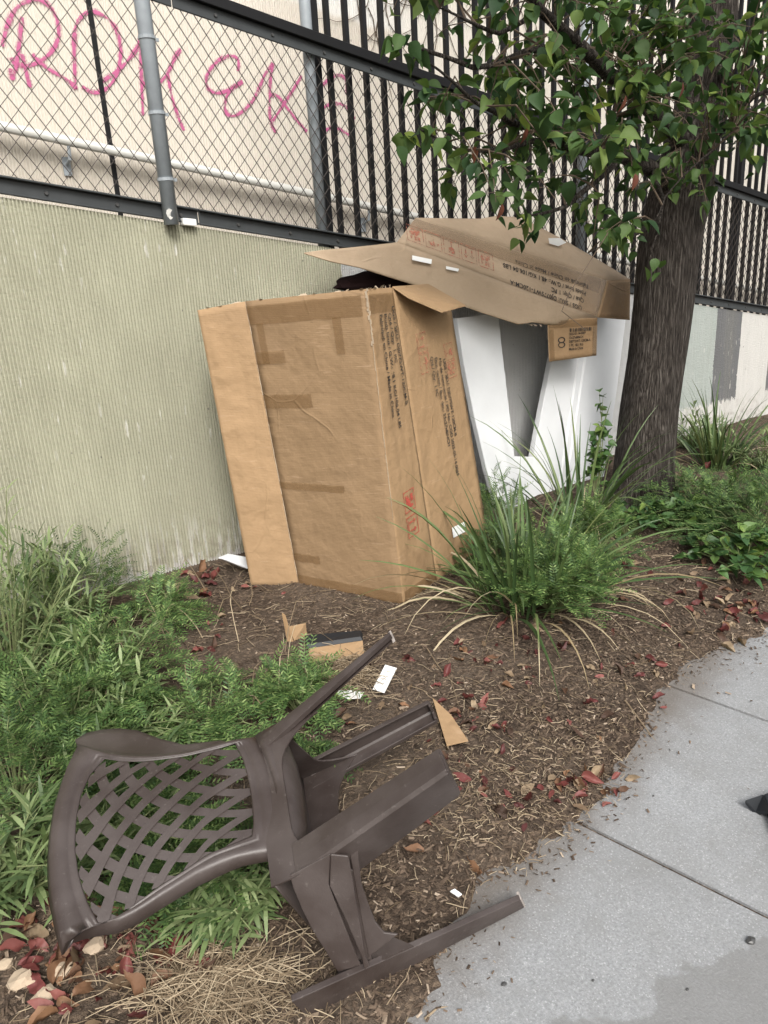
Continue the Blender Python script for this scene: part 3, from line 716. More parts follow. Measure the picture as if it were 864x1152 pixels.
def top_face():
    lo = [B0.lerp(B1, t) for t in np.linspace(0, 1, 13)]
    hp = [(467, 245), (490, 245.5), (515, 246), (540, 246), (558, 243), (578, 244), (598, 251), (617, 261), (636, 271), (655, 282), (674, 293), (692, 304), (709, 314)]
    vs = []
    for i, (a, h) in enumerate(zip(lo, hp)):
        d = .015 + .16 * math.sin(math.pi * min(1, i / 12 * 1.0)) * (1 - .3 * i / 12) + .05 * i / 12
        b = W(h[0], h[1], min(3.15, a.y + d))
        for j in range(6): vs.append(a.lerp(b, j / 5) + Vector((0, 0, .004 * noise.noise(Vector((i * .8, j * .7, 1))) + .012 * math.sin(math.pi * j / 5) * (0 < i < 12))))
    fs = [(i * 6 + j, (i + 1) * 6 + j, (i + 1) * 6 + j + 1, i * 6 + j + 1) for i in range(12) for j in range(5)]
    o = mesh_obj('top_panel', vs, fs, [M['card_roof'], M['card_in']], rb_, True); s_ = o.modifiers.new('thick', 'SOLIDIFY'); s_.thickness = .005; s_.offset = -1; s_.material_offset_rim = 1
top_face()
n0, n1 = DEP(616, 360.5, A1 + Vector((-.13, -.20, 0))), DEP(672, 357.5, A1 + Vector((.0, -.01, -.002)))
n2, n3 = DEP(671, 400, n1 + Vector((0, -.02, -.2))), DEP(618, 407, n0 + Vector((0, -.02, -.2)))
qN = [n3, n2, n1, n0]
rsheet('end_flap', qN, M['card'], 4, .003, 8, 8)
e0, e1, e2, e3 = A1, DEP(708.5, 360, B1 + Vector((.10, .10, -.2))), C1, B1
rsheet('end_panel', [A1, e1, e2, e3], M['card_dark'], 3, .004, 8, 8); qpatch('tape', [A1, e1, e2, e3], .06, .04, .94, .93, M['tape'], rb_, .004, 4)
qpatch('tape', qRS, .88, .02, .99, .98, M['tape_pale'], rb_, .004, 6)
qpatch('tape', qRS, .0, .60, .97, .98, M['tape_pale'], rb_, .0035, 16, .006)
qpatch('tape', qN, .01, .80, .97, .98, M['tape'], rb_, .004, 4); qpatch('tape', qN, .01, .04, .10, .78, M['tape'], rb_, .004, 4); qpatch('tape', qN, .9, .04, .99, .78, M['tape_pale'], rb_, .004, 4)
def rtext(q, u, v, s, size, mat, fl=-1):
    p = onq(q, u, v); return print_text('printed_text', s, p, (onq(q, u + fl * .1, v) - p), (onq(q, u, v + fl * .1) - p), size, mat, rb_, .0042, spacing=1.05)
for i, (s, mt) in enumerate([("UGS / SKU: DJ0775WT-120CM-A", M['ink']), ("Qté / Qty: 1 PC", M['ink']), ("Poids brut / G.W.: 48.1 KG/106.04 LBS", M['ink']), ("Fabriqué en Chine / Made in China", M['ink'])]):
    rtext(qRS, .90, .12 + i * .20, s, .036, mt)
for i, k in enumerate(('hand', 'arrows', 'glass', 'umbrella', 'hand')):
    u = .37 - i * .082; p = onq(qRS, u, .42); icon(k, p, onq(qRS, u - .1, .42) - p, onq(qRS, u, .3) - p, .10, M['red_faint'], rb_, .004)
# print on the end flap
p = onq(qN, .42, .74); 
for i, s in enumerate(["2025-05-14-0069", "53x27x8INCH", "DJ0775WT-120CM-A", "1 PC  48.1 KG", "Made in China"]):
    p = onq(qN, .40, .60 - i * .095); print_text('printed_text', s, p, onq(qN, .5, .6 - i * .095) - p, onq(qN, .4, .7) - p, .020, M['ink'], rb_, .004)
m = MB()
for i in range(14): m.quad(*[onq(qN, .42 + i * .033 + a, b, .004) for a, b in ((0, .68), (.014 + .008 * (i % 3 == 0), .68), (.014 + .008 * (i % 3 == 0), .77), (0, .77))])
for k_ in range(2):
    cc = (.25, .38 + .12 * k_)
    for j in range(12):
        a0, a1_ = j * math.pi / 6, (j + 1) * math.pi / 6
        m.quad(*[onq(qN, cc[0] + r * .075 * math.cos(a), cc[1] + r * .075 * math.sin(a), .004) for a, r in ((a0, .7), (a1_, .7), (a1_, 1), (a0, 1))])
m.build('printed_marks', M['ink'], rb_)['kind'] = 'stuff'
# stuck white labels
def white_strip(px, name='white_label'):
    a = [DEP(*p, A0.lerp(Ffr, .35) + Vector((0, 0, .03))) for p in px]; return a
def on_lower(px, py):                       # point on the wide face
    n = nrm(Ftip, Ffr, A0); return ONP(px, py, A0, n)
for pts in ([(463, 289.5), (485, 294), (484.5, 299), (463, 294.5)], [(501, 301.5), (515.5, 304.5), (514.5, 307.5), (501, 304.5)]):
    m = MB(); n_ = Vector((0, 0, 1)); m.plate([on_lower(*p) + Vector((-.003, -.009, .008)) for p in pts], (0, 0, .001)); m.build('white_label', M['paper'], rb_)
m = MB(); m.plate([W(x, y, 3.02) for x, y in ((617, 268), (630, 268), (637, 273), (628, 277), (618, 274))], (0, -.001, .001)); m.build('white_label', M['paper'], rb_)
m = MB()                                    # frayed front edge
fe = [(343, 285), (373, 294), (440, 312), (501, 337), (583, 365), (613, 365)]
for a, b in zip(fe[3:], fe[4:]):
    for k in range(7):
        t = (k + rnd()) / 7; p = on_lower(a[0] + (b[0] - a[0]) * t, a[1] + (b[1] - a[1]) * t); wd = rx * U(.004, .02); up = Vector((0, U(-.012, .0), U(-.01, .004)))
        m.add([p - wd, p + wd, p + wd * .6 + up, p - wd * .5 + up], [(0, 1, 2, 3)])
m.build('frayed_edge', M['torn'], rb_)['kind'] = 'stuff'
m = MB()                                    # faint red print along the front strip
for k in range(26):
    t = .06 + k * .034; 
    if k % 5 == 4: continue
    for (du, v0, v1) in ((0, .08, .11), (.012, .06, .10)):
        pass

# ------------------------------------------------------------------ white foam boards
def foam(name, pts, y, yt, th, label, grooves=(), mat='foam'):
    """board outline given by pixels; leans from depth y at the foot to yt at the top"""
    ys = [p[1] for p in pts]; lo, hi = max(ys), min(ys)
    P3 = [W(px, py, y + (yt - y) * (lo - py) / (lo - hi)) for px, py in pts]
    base = min(P3, key=lambda p: p.z).copy()
    root = empty(name, base, label, 'foam board', 'white foam packing boards')
    n = nrm(P3[0], P3[1], P3[-1])
    if n.y > 0: n = -n
    m = MB(); m.plate(P3, -n * th); bevel(m.build('board', M[mat], root), .004, 2)
    for gl in grooves:
        m = MB(); a = [ONP(*p, P3[0], n) for p in gl]; d = (a[1] - a[0]).normalized(); s = d.cross(n).normalized()
        for k in range(1): m.add([a[0] - s * .011, a[0] + s * .011, a[1] + s * .011, a[1] - s * .011, a[0] + n * .012, a[1] + n * .012], [(0, 3, 5, 4), (4, 5, 2, 1), (0, 4, 1), (3, 2, 5)])
        m.build('ridge', M[mat], root)
    return root
foam('foam_board', [(585, 606), (600, 514), (579, 513.5), (574, 470), (569, 426), (564, 385), (561, 352), (514, 358), (522, 410), (534, 470), (548, 530), (562, 580)], 2.86, 3.0, .035, 'white foam board left of the V-shaped gap beside the upright box')
foam('foam_board', [(584, 606), (672, 590), (682, 520), (694, 440), (706, 345), (672, 340), (640, 345), (622, 400), (610, 460), (600, 514)], 2.90, 3.04, .04, 'wide ridged white foam board between the V-shaped gap and the trunk', [((664, 360), (634, 560)), ((657, 360), (627, 560))])
foam('foam_offcut', [(250, 629), (279, 640.5), (284, 628), (262, 624)], 2.98, 2.99, .05, 'small white foam block poking out behind the upright box')
# maroon bundle under the roof box, coloured near black to stand for shade
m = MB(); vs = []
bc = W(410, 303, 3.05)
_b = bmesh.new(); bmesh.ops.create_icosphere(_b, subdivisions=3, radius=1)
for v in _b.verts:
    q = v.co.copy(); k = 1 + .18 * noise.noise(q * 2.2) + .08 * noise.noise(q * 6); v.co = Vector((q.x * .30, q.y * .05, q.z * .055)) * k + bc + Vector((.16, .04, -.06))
bagm = bpy.data.meshes.new('maroon_strip'); _b.to_mesh(bagm); _b.free(); bagm.materials.append(flat('shade_tinted_maroon', (.012, .006, .006), .95, .1)); 
bag = bpy.data.objects.new('shade_tinted_bundle', bagm); COL.objects.link(bag); tag(bag, 'maroon bundle tucked under the roof box against the wall, blackened to stand for shade', 'bundle')

# ------------------------------------------------------------------ brown plastic chair, tipped onto its front
CH_S = dict(zip('xr yr xf yf xb yb zb xt yt zt xa ya za'.split(), [.233, -.232, .246, .247, .153, -.174, .416, .243, -.318, .799, .328, .084, .494]))
wv_ = Vector((-1.5274374494114498, -1.206585827903538, 0.4909979404590782)); CR = Matrix.Rotation(wv_.length, 3, wv_.normalized()); CT = Vector((1.0547035877392847, 1.1619020543381924, 0.3848247709665974))
def CL(x, y, z): return CR @ Vector((x, y, z)) + CT      # chair-local (x sideways, y forward, z up) -> world
eX, eY, eZ = CR @ Vector((1, 0, 0)), CR @ Vector((0, 1, 0)), CR @ Vector((0, 0, 1))
chair = empty('plastic_chair', G(470, 1075), 'dark brown plastic garden chair with woven back lying tipped over on its front', 'chair')
PL = M['plastic']
pb0, pt0 = CL(0, -.174, .416), CL(0, -.318, .799)
bN = (pt0 - pb0).cross(eX).normalized()
if bN.z < 0: bN = -bN
def BK(cx, cy, lift=0.0):                   # crop pixels of the backrest -> curved back surface
    px, py = 40 + cx / 2.88, 780 + cy / 2.88
    p = ONP(px, py, pb0, bN); a = (p - pb0).dot(eX) / .24
    c = Vector(CAM_P); d = (p - c).normalized()
    return p + d * (.028 * a * a - lift / max(.3, abs(d.dot(bN))))
def resample(pts, n):
    P = [Vector((x, y, 0)) for x, y in pts]; L = [0]
    for a, b in zip(P, P[1:]): L.append(L[-1] + (b - a).length)
    out = []
    for i in range(n + 1):
        t = L[-1] * i / n; k = 0
        while k < len(P) - 2 and L[k + 1] < t: k += 1
        out.append(P[k].lerp(P[k + 1], (t - L[k]) / max(1e-6, L[k + 1] - L[k])))
    return out
o_left = [(137, 163), (95, 250), (65, 350), (50, 450), (45, 550), (52, 650), (68, 740), (88, 814)]
i_left = [(225, 213), (180, 260), (148, 330), (132, 410), (128, 500), (140, 590), (165, 670), (203, 742)]
o_near = [(88, 814), (120, 775), (190, 752), (270, 742), (330, 712), (400, 665), (520, 590), (640, 537), (740, 518), (802, 516)]
i_near = [(203, 742), (225, 744), (262, 733), (300, 702), (340, 670), (400, 625), (480, 575), (560, 520), (640, 487), (700, 462)]
o_right = [(802, 516), (800, 430), (787, 350), (770, 280), (747, 210), (712, 140)]
i_right = [(700, 462), (706, 420), (701, 350), (690, 280), (672, 215), (645, 163)]
o_far = [(712, 140), (640, 150), (560, 172), (470, 192), (380, 200), (300, 200), (220, 188), (137, 163)]
i_far = [(645, 163), (600, 178), (540, 192), (490, 204), (420, 214), (350, 222), (280, 222), (225, 213)]
NS = 16
def ring(sides): 
    r = []
    for s in sides: r += resample(s, NS)[:-1]
    return r
outer, inner = ring([o_left, o_near, o_right, o_far]), ring([i_left, i_near, i_right, i_far])
fr = MB(); K = len(outer); loops = []
prof = [(0.0, 0, -.012), (.02, 0, .0), (.30, 0, .004), (.66, 0, .003), (.72, 0, .000), (.80, 0, .003), (.88, 0, .001), (.94, 0, .002), (1.0, 0, -.001), (1.0, 0, -.013)]
for t, _, lift in prof:
    loops.append([BK(*(a.lerp(b, t)).xy, lift) for a, b in zip(outer, inner)])
# rolled outer lip and the underside
cen = sum((p for p in loops[1]), Vector()) / K
lip = [p + (p - cen).normalized() * .011 - bN * .022 for p in loops[1]]; lip2 = [p + (p - cen).normalized() * .007 - bN * .026 for p in loops[1]]
under = [BK(*(a.lerp(b, .35)).xy, -.010) for a, b in zip(outer, inner)]
full = [loops[-1], under, lip2, lip] + loops[1:]
vs = [v for lp in full for v in lp]
fs = [(j * K + i, j * K + (i + 1) % K, (j + 1) * K + (i + 1) % K, (j + 1) * K + i) for j in range(len(full) - 1) for i in range(K)]
mesh_obj('back_frame', vs, fs, PL, chair, True)
# woven slats: two crossing families over the window (Coons patch of the inner outline)
SL, SN, SR, SF = (resample(s, 40) for s in (i_left, i_near, i_right, i_far))
def samp(S, t):
    t = max(0, min(1, t)) * 40; k = min(39, int(t)); return S[k].lerp(S[k + 1], t - k)
def coons(u, v):                            # u: top of chair (0) -> seat (1); v: far (0) -> near (1)
    L_, R_ = samp(SL, v), samp(SR, 1 - v); Fa, Ne = samp(SF, 1 - u), samp(SN, u)
    A = L_ * (1 - u) + R_ * u; B = Fa * (1 - v) + Ne * v
    C = SL[0] * (1 - u) * (1 - v) + SR[40] * u * (1 - v) + SL[40] * (1 - u) * v + SR[0] * u * v
    return A + B - C
def strand(v0, sgn, lift):
    cur = []
    for i in range(49):
        u = 1 - i / 48; t = 1 - u
        v = v0 + sgn * (.30 * t + .62 * t ** 1.6)
        cur.append((u, v))
    # clip to window
    seg = [c for c in cur if -.03 < c[1] < 1.03]
    if len(seg) < 4: return
    m = MB(); hw = 0.0270; vs = []
    for i, (u, v) in enumerate(seg):
        a = seg[max(0, i - 1)]; b = seg[min(len(seg) - 1, i + 1)]
        du, dv = b[0] - a[0], (b[1] - a[1]) * .78; l = math.hypot(du, dv) or 1
        ox, oy = -dv / l * hw, du / l * hw / .78
        wz = .0015 * math.sin(i * .9) * 0
        q1, q2 = coons(max(-.01, min(1.01, u + ox)), max(-.01, min(1.01, v + oy))), coons(max(-.01, min(1.01, u - ox)), max(-.01, min(1.01, v - oy)))
        vs += [BK(q1.x, q1.y, lift), BK(q2.x, q2.y, lift), BK(q2.x, q2.y, lift - .005), BK(q1.x, q1.y, lift - .005)]
    n = len(seg)
    fs = [(4 * i + k, 4 * i + (k + 1) % 4, 4 * i + 4 + (k + 1) % 4, 4 * i + 4 + k) for i in range(n - 1) for k in range(4)] + [(0, 3, 2, 1), (4 * n - 4, 4 * n - 3, 4 * n - 2, 4 * n - 1)]
    mesh_obj('slat', vs, fs, PL, chair)
SPV = 1 / 4.7
for k in range(-7, 15):
    v0 = (k + .5) * SPV
    if -.93 < v0 < 1.0: strand(v0, +1, .001)
    if 0.0 < v0 < 1.93: strand(v0, -1, -.0022)
# transition from the back into the seat
tl = [(802, 516), (800, 430), (787, 350), (770, 280), (747, 210), (712, 140)]
tr_ = [(872, 470), (868, 400), (858, 320), (838, 240), (806, 160), (778, 100)]
a_, b_ = resample(tl, 10), resample(tr_, 10); vs = []
for a, b in zip(a_, b_):
    for t, dz in ((0, .0035), (.25, .006), (.5, .003), (.75, -.008), (1.0, -.03), (1.08, -.06)):
        q = a.lerp(b, t); vs.append(BK(q.x, q.y, dz))
fs = [(i * 6 + j, (i + 1) * 6 + j, (i + 1) * 6 + j + 1, i * 6 + j + 1) for i in range(10) for j in range(5)]
o = mesh_obj('lumbar_panel', vs, fs, PL, chair, True); sm = o.modifiers.new('t', 'SOLIDIFY'); sm.thickness = .004
# far wing beyond the back's far edge
wa = [BK(x, y, 0) for x, y in ((137, 163), (200, 185), (270, 200), (340, 203), (410, 200), (470, 192), (560, 172), (640, 150))]
wr = [(128, 150), (165, 128), (215, 117), (270, 113), (330, 120), (400, 146), (480, 166), (600, 152)]
vs = []
for i, (p, q) in enumerate(zip(wa, wr)):
    r_ = BK(q[0], q[1], -.05 - .03 * math.sin(i / 7 * math.pi))
    mid = p.lerp(r_, .5) - bN * .035 * math.sin((i + .5) / 8 * math.pi)
    vs += [p - bN * .006, p.lerp(mid, .6) - bN * .01, mid, r_.lerp(mid, .3), r_, r_ - bN * .012 + (r_ - mid).normalized() * .006]
fs = [(i * 6 + j, (i + 1) * 6 + j, (i + 1) * 6 + j + 1, i * 6 + j + 1) for i in range(7) for j in range(5)]
o = mesh_obj('arm', vs, fs, PL, chair, True); sm = o.modifiers.new('t', 'SOLIDIFY'); sm.thickness = .004

def CPX(px, py, ref): return DEP(px, py, ref)
RN0, RN1 = CPX(334, 986, CL(-.215, -.20, .42)), CPX(503, 868, CL(-.233, -.232, .02))      # rear near leg, outer rear corner
RF0, RF1 = CPX(288, 832, CL(.175, -.19, .42)), CPX(438, 710, CL(.225, -.235, .0))         # rear far leg
FF0, FF1 = CPX(350, 872, CL(.235, .20, .42)), CPX(487, 800, CL(.246, .247, .02))          # front far leg
FN0, FN1 = G(350, 1146, .004), G(590, 1021, .012)        # front near leg
def lleg(name, c0_, c1_, ax, wa0, wa1, ay, wb0, wb1, foot='foot_worn'):
    """L-section leg: corner line c0->c1, one face along ax, one along ay, with turned rims"""
    d = (c1_ - c0_).normalized(); vs = []; th = .0045; K2 = 12
    for i in range(K2 + 1):
        t = i / K2; c = c0_.lerp(c1_, t); wa, wb = wa0 + (wa1 - wa0) * t, wb0 + (wb1 - wb0) * t
        n1 = ay; n2 = ax
        prof_ = [c + ax * wa + ay * .012, c + ax * wa, c + ax * (wa * .5) - ay * .001, c + ax * .006, c + ay * .006, c + ay * (wb * .5) - ax * .001, c + ay * wb, c + ay * wb + ax * .012]
        vs += prof_
    n = 8; fs = [(i * n + j, i * n + j + 1, (i + 1) * n + j + 1, (i + 1) * n + j) for i in range(K2) for j in range(n - 1)]
    o = mesh_obj(name, vs, fs, PL, chair); sm = o.modifiers.new('t', 'SOLIDIFY'); sm.thickness = th; sm.offset = 0
    bevel(o, .002, 2, 50)
    if foot:
        m = MB(); q = c1_ - d * .004; m.plate([q, q + ax * wa1, q + ax * wa1 + ay * .02, q + ax * .02 + ay * .02, q + ax * .02 + ay * wb1, q + ay * wb1], d * .008)
        bevel(m.build('foot_pad', M[foot], o), .002)
    return o
ex_in = -eX
lleg('leg', RN0, RN1, eX, .070, .055, eY, .112, .088, 'plastic')
lleg('leg', RF0, RF1, -eX, .045, .012, eY, .055, .022)
lleg('leg', FF0, FF1, -eX, .050, .042, -eY, .060, .050, 'plastic')
lleg('leg', FN0, FN1, eX, .050, .020, -eY, .098, .044)
# foot end curl of the rear near leg
m = MB(); q = RN1; m.plate([q + eX * .05 - eZ * .0, q + eX * .05 + eY * .03, q + eX * .012 + eY * .062, q + eY * .062, q], -eZ * .004); 
m.build('foot_rim', PL, chair)
# seat shell and aprons
def LC(P):                                   # world -> chair local
    return CR.inverted() @ (P - CT)
rn, rf, ff_, fn = LC(RN0), LC(RF0), LC(FF0), LC(FN0)
seat = MB(); NXs, NYs = 8, 8; vs = []
sc = [CL(rn.x, rn.y, .425), CL(rf.x, rf.y, .425), CL(ff_.x, ff_.y, .43), CL(-.235, .235, .43)]
for j in range(NYs + 1):
    for i in range(NXs + 1):
        u, v = i / NXs, j / NYs; p = (sc[0] * (1 - u) + sc[1] * u) * (1 - v) + (sc[3] * (1 - u) + sc[2] * u) * v
        p = p - eZ * .012 * math.sin(math.pi * u) * math.sin(math.pi * v); vs.append(p)
o = mesh_obj('seat', vs, [(j * 9 + i, j * 9 + i + 1, (j + 1) * 9 + i + 1, (j + 1) * 9 + i) for j in range(8) for i in range(8)], PL, chair, True)
sm = o.modifiers.new('t', 'SOLIDIFY'); sm.thickness = .005
def apron(a0, a1, drop, mid, n=18, inset=.0, thick=None):
    """skirt under the seat edge from a0 to a1, with an arch"""
    top = [a0.lerp(a1, i / n) for i in range(n + 1)]; bot = []
    for i in range(n + 1):
        t = i / n; e = min(t, 1 - t) * 2; k = (1 - min(1, e / .62)) ** 2.4
        bot.append(a0.lerp(a1, t) - eZ * (mid + (drop - mid) * k))
    vs = top + bot; fs = [(i, i + 1, n + 2 + i, n + 1 + i) for i in range(n)]
    o = mesh_obj('apron', vs, fs, PL, chair); s_ = o.modifiers.new('t', 'SOLIDIFY'); s_.thickness = .0045; s_.offset = 0; return o
fmid = FN0.lerp(FN1, .15) - eY * .03
apron(fmid + eX * .03, CL(ff_.x, ff_.y, .435), .17, .085)           # front
apron(CL(rf.x, rf.y, .43), CL(ff_.x, ff_.y, .43), .17, .07)                    # far side
nN = (RN1 - RN0).cross(fmid - RN0).normalized()
if nN.dot(eX) > 0: nN = -nN
for pl, dp in ((((326, 985), (330, 1000), (340, 1024), (352, 1048), (366, 1070), (380, 1094), (406, 1086), (399, 1070), (388, 1042), (376, 1012), (370, 995), (372, 960)), 0), (((371, 996), (372, 960), (392, 962), (396, 985), (402, 1020), (411, 1074), (416, 1086), (410, 1090), (407, 1076), (390, 1036)), .003), (((392, 962), (402, 962), (406, 1000), (414, 1024), (422, 1044), (432, 1056), (448, 1058), (428, 1074), (414, 1084), (404, 1030), (396, 985)), -.018)):
    m = MB(); m.plate([ONP(x, y, RN0, nN) + nN * dp for x, y in pl], -nN * .006); bevel(m.build('apron', PL, chair), .002)
m = MB(); m.plate([ONP(x, y, RN0, nN) - nN * .02 for x, y in ((366, 985), (400, 985), (418, 1088), (396, 1088))], -nN * .004)
bevel(m.build('apron', PL, chair), .002)
apron(CL(rn.x, rn.y, .43), CL(rf.x, rf.y, .43), .16, .06)                      # rear

# ------------------------------------------------------------------ scattered cardboard, paper, foam, plastic
def lie(px, py, h=0.0): p = G(px, py); p.z = soil_z(p.x, p.y) + h; return p
def ground_plate(name, pts, th, mat, label, cat, group=None, tilt=None, h=.022):
    P3 = [lie(*p, h) for p in pts]
    if tilt: P3 = [p + Vector((0, 0, t)) for p, t in zip(P3, tilt)]
    base = sum(P3, Vector()) / len(P3); m = MB(); m.plate([p - base for p in P3], (0, 0, th))
    o = m.build(name, mat); o.location = base; tag(o, label, cat, group); return o
sk = empty('cardboard_corner', lie(335, 725), 'folded cardboard scrap with a torn upright edge on the soil', 'cardboard scrap')
def DE(px, py, ref, dz): return DEP(px, py, ref + Vector((0, 0, dz)))
r_ = lie(332, 727); m = MB(); m.plate([r_, lie(346, 721), DE(344, 702, lie(346, 722), .055), DE(324, 706, r_, .05)], (0, 0, .004)); m.build('flap', M['card_flap'], sk)
m = MB(); m.plate([lie(330, 728), DE(324, 727, r_, .01), DE(317, 690, r_, .10), DE(320, 692, r_, .10)], (.004, .0, 0)); m.build('upright_edge', M['card'], sk)
sk = empty('cardboard_strip', lie(378, 745), 'cardboard scrap with a black foam strip along its edge on the soil', 'cardboard scrap')
a, b, c, d = lie(349, 750), lie(410, 742), DE(408, 722, lie(408, 730), .03), DE(347, 731, lie(349, 737), .03)
m = MB(); m.plate([a, b, c, d], (0, .0, .005)); m.build('board', M['card_flap'], sk)
m = MB(); e_, f_ = DE(408, 713.5, lie(408, 722), .045), DE(346, 719, lie(347, 728), .045); m.plate([d + Vector((0, 0, .006)), c + Vector((0, 0, .006)), e_, f_], (0, .012, .012)); m.build('black_strip', M['black_plastic'], sk)
ground_plate('cardboard_scrap', [(503, 852), (527, 848), (508, 818), (487, 797), (489, 806)], .004, M['card_flap'], 'triangular cardboard scrap sticking out behind the chair legs', 'cardboard scrap', tilt=[.0, 0, .0, .0])
ground_plate('paper_scrap', [(420, 784), (433, 789), (447, 762), (434, 758)], .002, M['paper'], 'upper white paper piece on the mulch above the chair legs', 'paper scrap')
ground_plate('paper_scrap', [(372, 786), (392, 796), (406, 795), (410, 788), (395, 786)], .002, M['paper'], 'long white paper sliver next to the tipped chair leg', 'paper scrap')
ground_plate('paper_scrap', [(507, 1016), (516, 1021), (520, 1017), (512, 1013)], .003, M['paper'], 'tiny white chip beside the lowest chair leg', 'paper scrap')
# black plastic thing at the frame's right edge
bp = G(852, 903); br_ = empty('black_bracket', bp, 'black plastic bracket lying on the pavement at the right edge', 'bracket')
m = MB(); t1 = [G(838, 899, .035), G(860, 893.5, .035), G(900, 960, .035), G(880, 975, .035), G(855, 905, .02), G(842, 909, .0)]
m.plate([G(838, 900, .035), G(859, 893, .035), G(866, 912, .035), G(850, 914, .0)], (0, 0, -.012)); bevel(m.build('foot', M['black_plastic'], br_), .003)
m = MB(); m.plate([G(859, 893, .037), G(880, 886, .037), G(925, 1000, .037), G(905, 1010, .037)], (0, 0, -.035)); bevel(m.build('arm', M['black_plastic'], br_), .004)

# ------------------------------------------------------------------ tree
tb = G(722, 566); tree = empty('street_tree', tb, 'broad-leaved street tree with rough dark trunk beside the cardboard shelter', 'tree')
tn = Vector((-.35, -1, 0)).normalized()
def TP(px, py, d=0.0): return ONP(px, py, tb + tn * d, tn)
tk = [(722, 580, 40), (722, 560, 36), (725, 520, 33.5), (731, 460, 32), (739, 400, 32), (746, 340, 33), (753, 280, 34.5), (763, 225, 35), (777, 165, 31), (791, 100, 28), (800, 30, 27), (806, -60, 25), (812, -170, 22)]
tm = MB(); vs = []; NR = 28
cps = [TP(px, py) for px, py, w_ in tk]; rad = []
for (px, py, w_), c in zip(tk, cps): rad.append((DEP(px + w_, py, c) - DEP(px, py, c)).length)
# resample up the trunk
NS2 = 60
for i in range(NS2 + 1):
    t = i / NS2 * (len(cps) - 1); k = min(len(cps) - 2, int(t)); f = t - k; c = cps[k].lerp(cps[k + 1], f); r = rad[k] * (1 - f) + rad[k + 1] * f
    for j in range(NR):
        a = 2 * math.pi * j / NR; q = Vector((math.cos(a), math.sin(a), 0))
        rr = r * .97 * (1 + .07 * noise.noise(Vector((math.cos(a) * 1.6, math.sin(a) * 1.6, c.z * 1.2))) + .03 * noise.noise(Vector((math.cos(a) * 8, math.sin(a) * 8, c.z * 2.5))))
        if c.z < tb.z + .12: rr *= 1 + .25 * max(0, (tb.z + .12 - c.z)) / .12 * (.5 + .5 * math.sin(5 * a))
        vs.append(c + q * rr)
fs = [(i * NR + j, i * NR + (j + 1) % NR, (i + 1) * NR + (j + 1) % NR, (i + 1) * NR + j) for i in range(NS2) for j in range(NR)]
trunk = mesh_obj('trunk', vs, fs, M['bark'], tree, True)
# limbs, drawn by where they run, each with its own depth
limbs = [
    ([(758, 215, 0), (735, 190, .15), (700, 178, .35), (660, 172, .5), (620, 160, .62), (575, 140, .7)], .045),
    ([(775, 170, 0), (740, 130, .25), (700, 90, .5), (655, 50, .75), (610, 15, .9), (570, -30, 1.0)], .045),
    ([(700, 178, .35), (668, 205, .55), (640, 230, .65), (600, 240, .7)], .018),
    ([(620, 160, .62), (560, 165, .8), (510, 165, .85), (470, 150, .9)], .012),
    ([(655, 50, .75), (590, 60, .9), (530, 70, 1.0), (480, 60, 1.05), (452, 50, 1.1)], .014),
    ([(575, 140, .7), (540, 115, .9), (505, 90, 1.0), (460, 60, 1.05)], .010),
    ([(790, 110, 0), (815, 70, .1), (850, 35, .2), (890, 10, .3)], .035),
    ([(775, 190, 0), (810, 150, .3), (850, 110, .5), (890, 90, .6)], .022),
    ([(740, 250, .1), (712, 262, .4), (690, 270, .55), (660, 285, .6)], .012),
    ([(735, 190, .15), (745, 225, .5), (742, 262, .6), (735, 290, .62)], .010),
    ([(802, -10, 0), (740, -60, .3), (660, -90, .6), (560, -110, .8)], .04),
    ([(868, 100, .5), (800, 170, .7), (752, 222, .75), (738, 250, .8)], .006),
    ([(700, 90, .5), (690, 130, .7), (672, 170, .8), (665, 210, .85)], .012),
    ([(610, 15, .9), (560, 30, 1.0), (520, 20, 1.1), (490, 10, 1.15)], .010),
]
lm = MB(); tips = []
for pts, r in limbs:
    P3 = [TP(x, y, d) for x, y, d in pts]
    q = [P3[0]]
    for a, b in zip(P3, P3[1:]): q += [a.lerp(b, .33), a.lerp(b, .66), b]
    q = [p + Vector((noise.noise(p * 3), noise.noise(p * 3 + Vector((5, 0, 0))), noise.noise(p * 3 + Vector((0, 5, 0))))) * .03 * (i > 0) for i, p in enumerate(q)]
    lm.tube(q, [r * (1 - .75 * i / (len(q) - 1)) for i in range(len(q))], 7); tips += q[2:]
lm.build('limb', M['bark'], tree, True)
# leaf meshes: ovate, pointed, folded along the midrib and drooping
def leaf_geo(L, wd, fold, curl, seg=5, heart=False):
    vs = []; fs = []
    ws = {5: [.0, .75, 1.0, .82, .48, .0], 7: [.0, .66, .95, 1.0, .88, .62, .30, .0]}[seg] if not heart else [.25, 1.0, .95, .7, .38, 0]
    for i in range(seg + 1):
        t = i / seg; w_ = wd * .5 * ws[i]; x = L * t; z = -curl * L * t * t
        vs += [(x, -w_, z + fold * w_), (x, 0, z), (x, w_, z + fold * w_)]
    for i in range(seg):
        fs += [(3 * i, 3 * i + 3, 3 * i + 4, 3 * i + 1), (3 * i + 1, 3 * i + 4, 3 * i + 5, 3 * i + 2)]
    return vs, fs
LV = [leaf_geo(1, U(.52, .80), U(.1, .9), U(-.2, .7), 7) for _ in range(8)]
def orient(d, up, roll=0):
    d = d.normalized(); s = d.cross(up)
    if s.length < .01: s = d.cross(Vector((1, 0, 0)))
    s.normalize(); u = s.cross(d)
    Rm = Matrix((d, -s, u)).transposed()
    return Rm @ Matrix.Rotation(roll, 3, 'X')
leafdata = []
tw = MB()
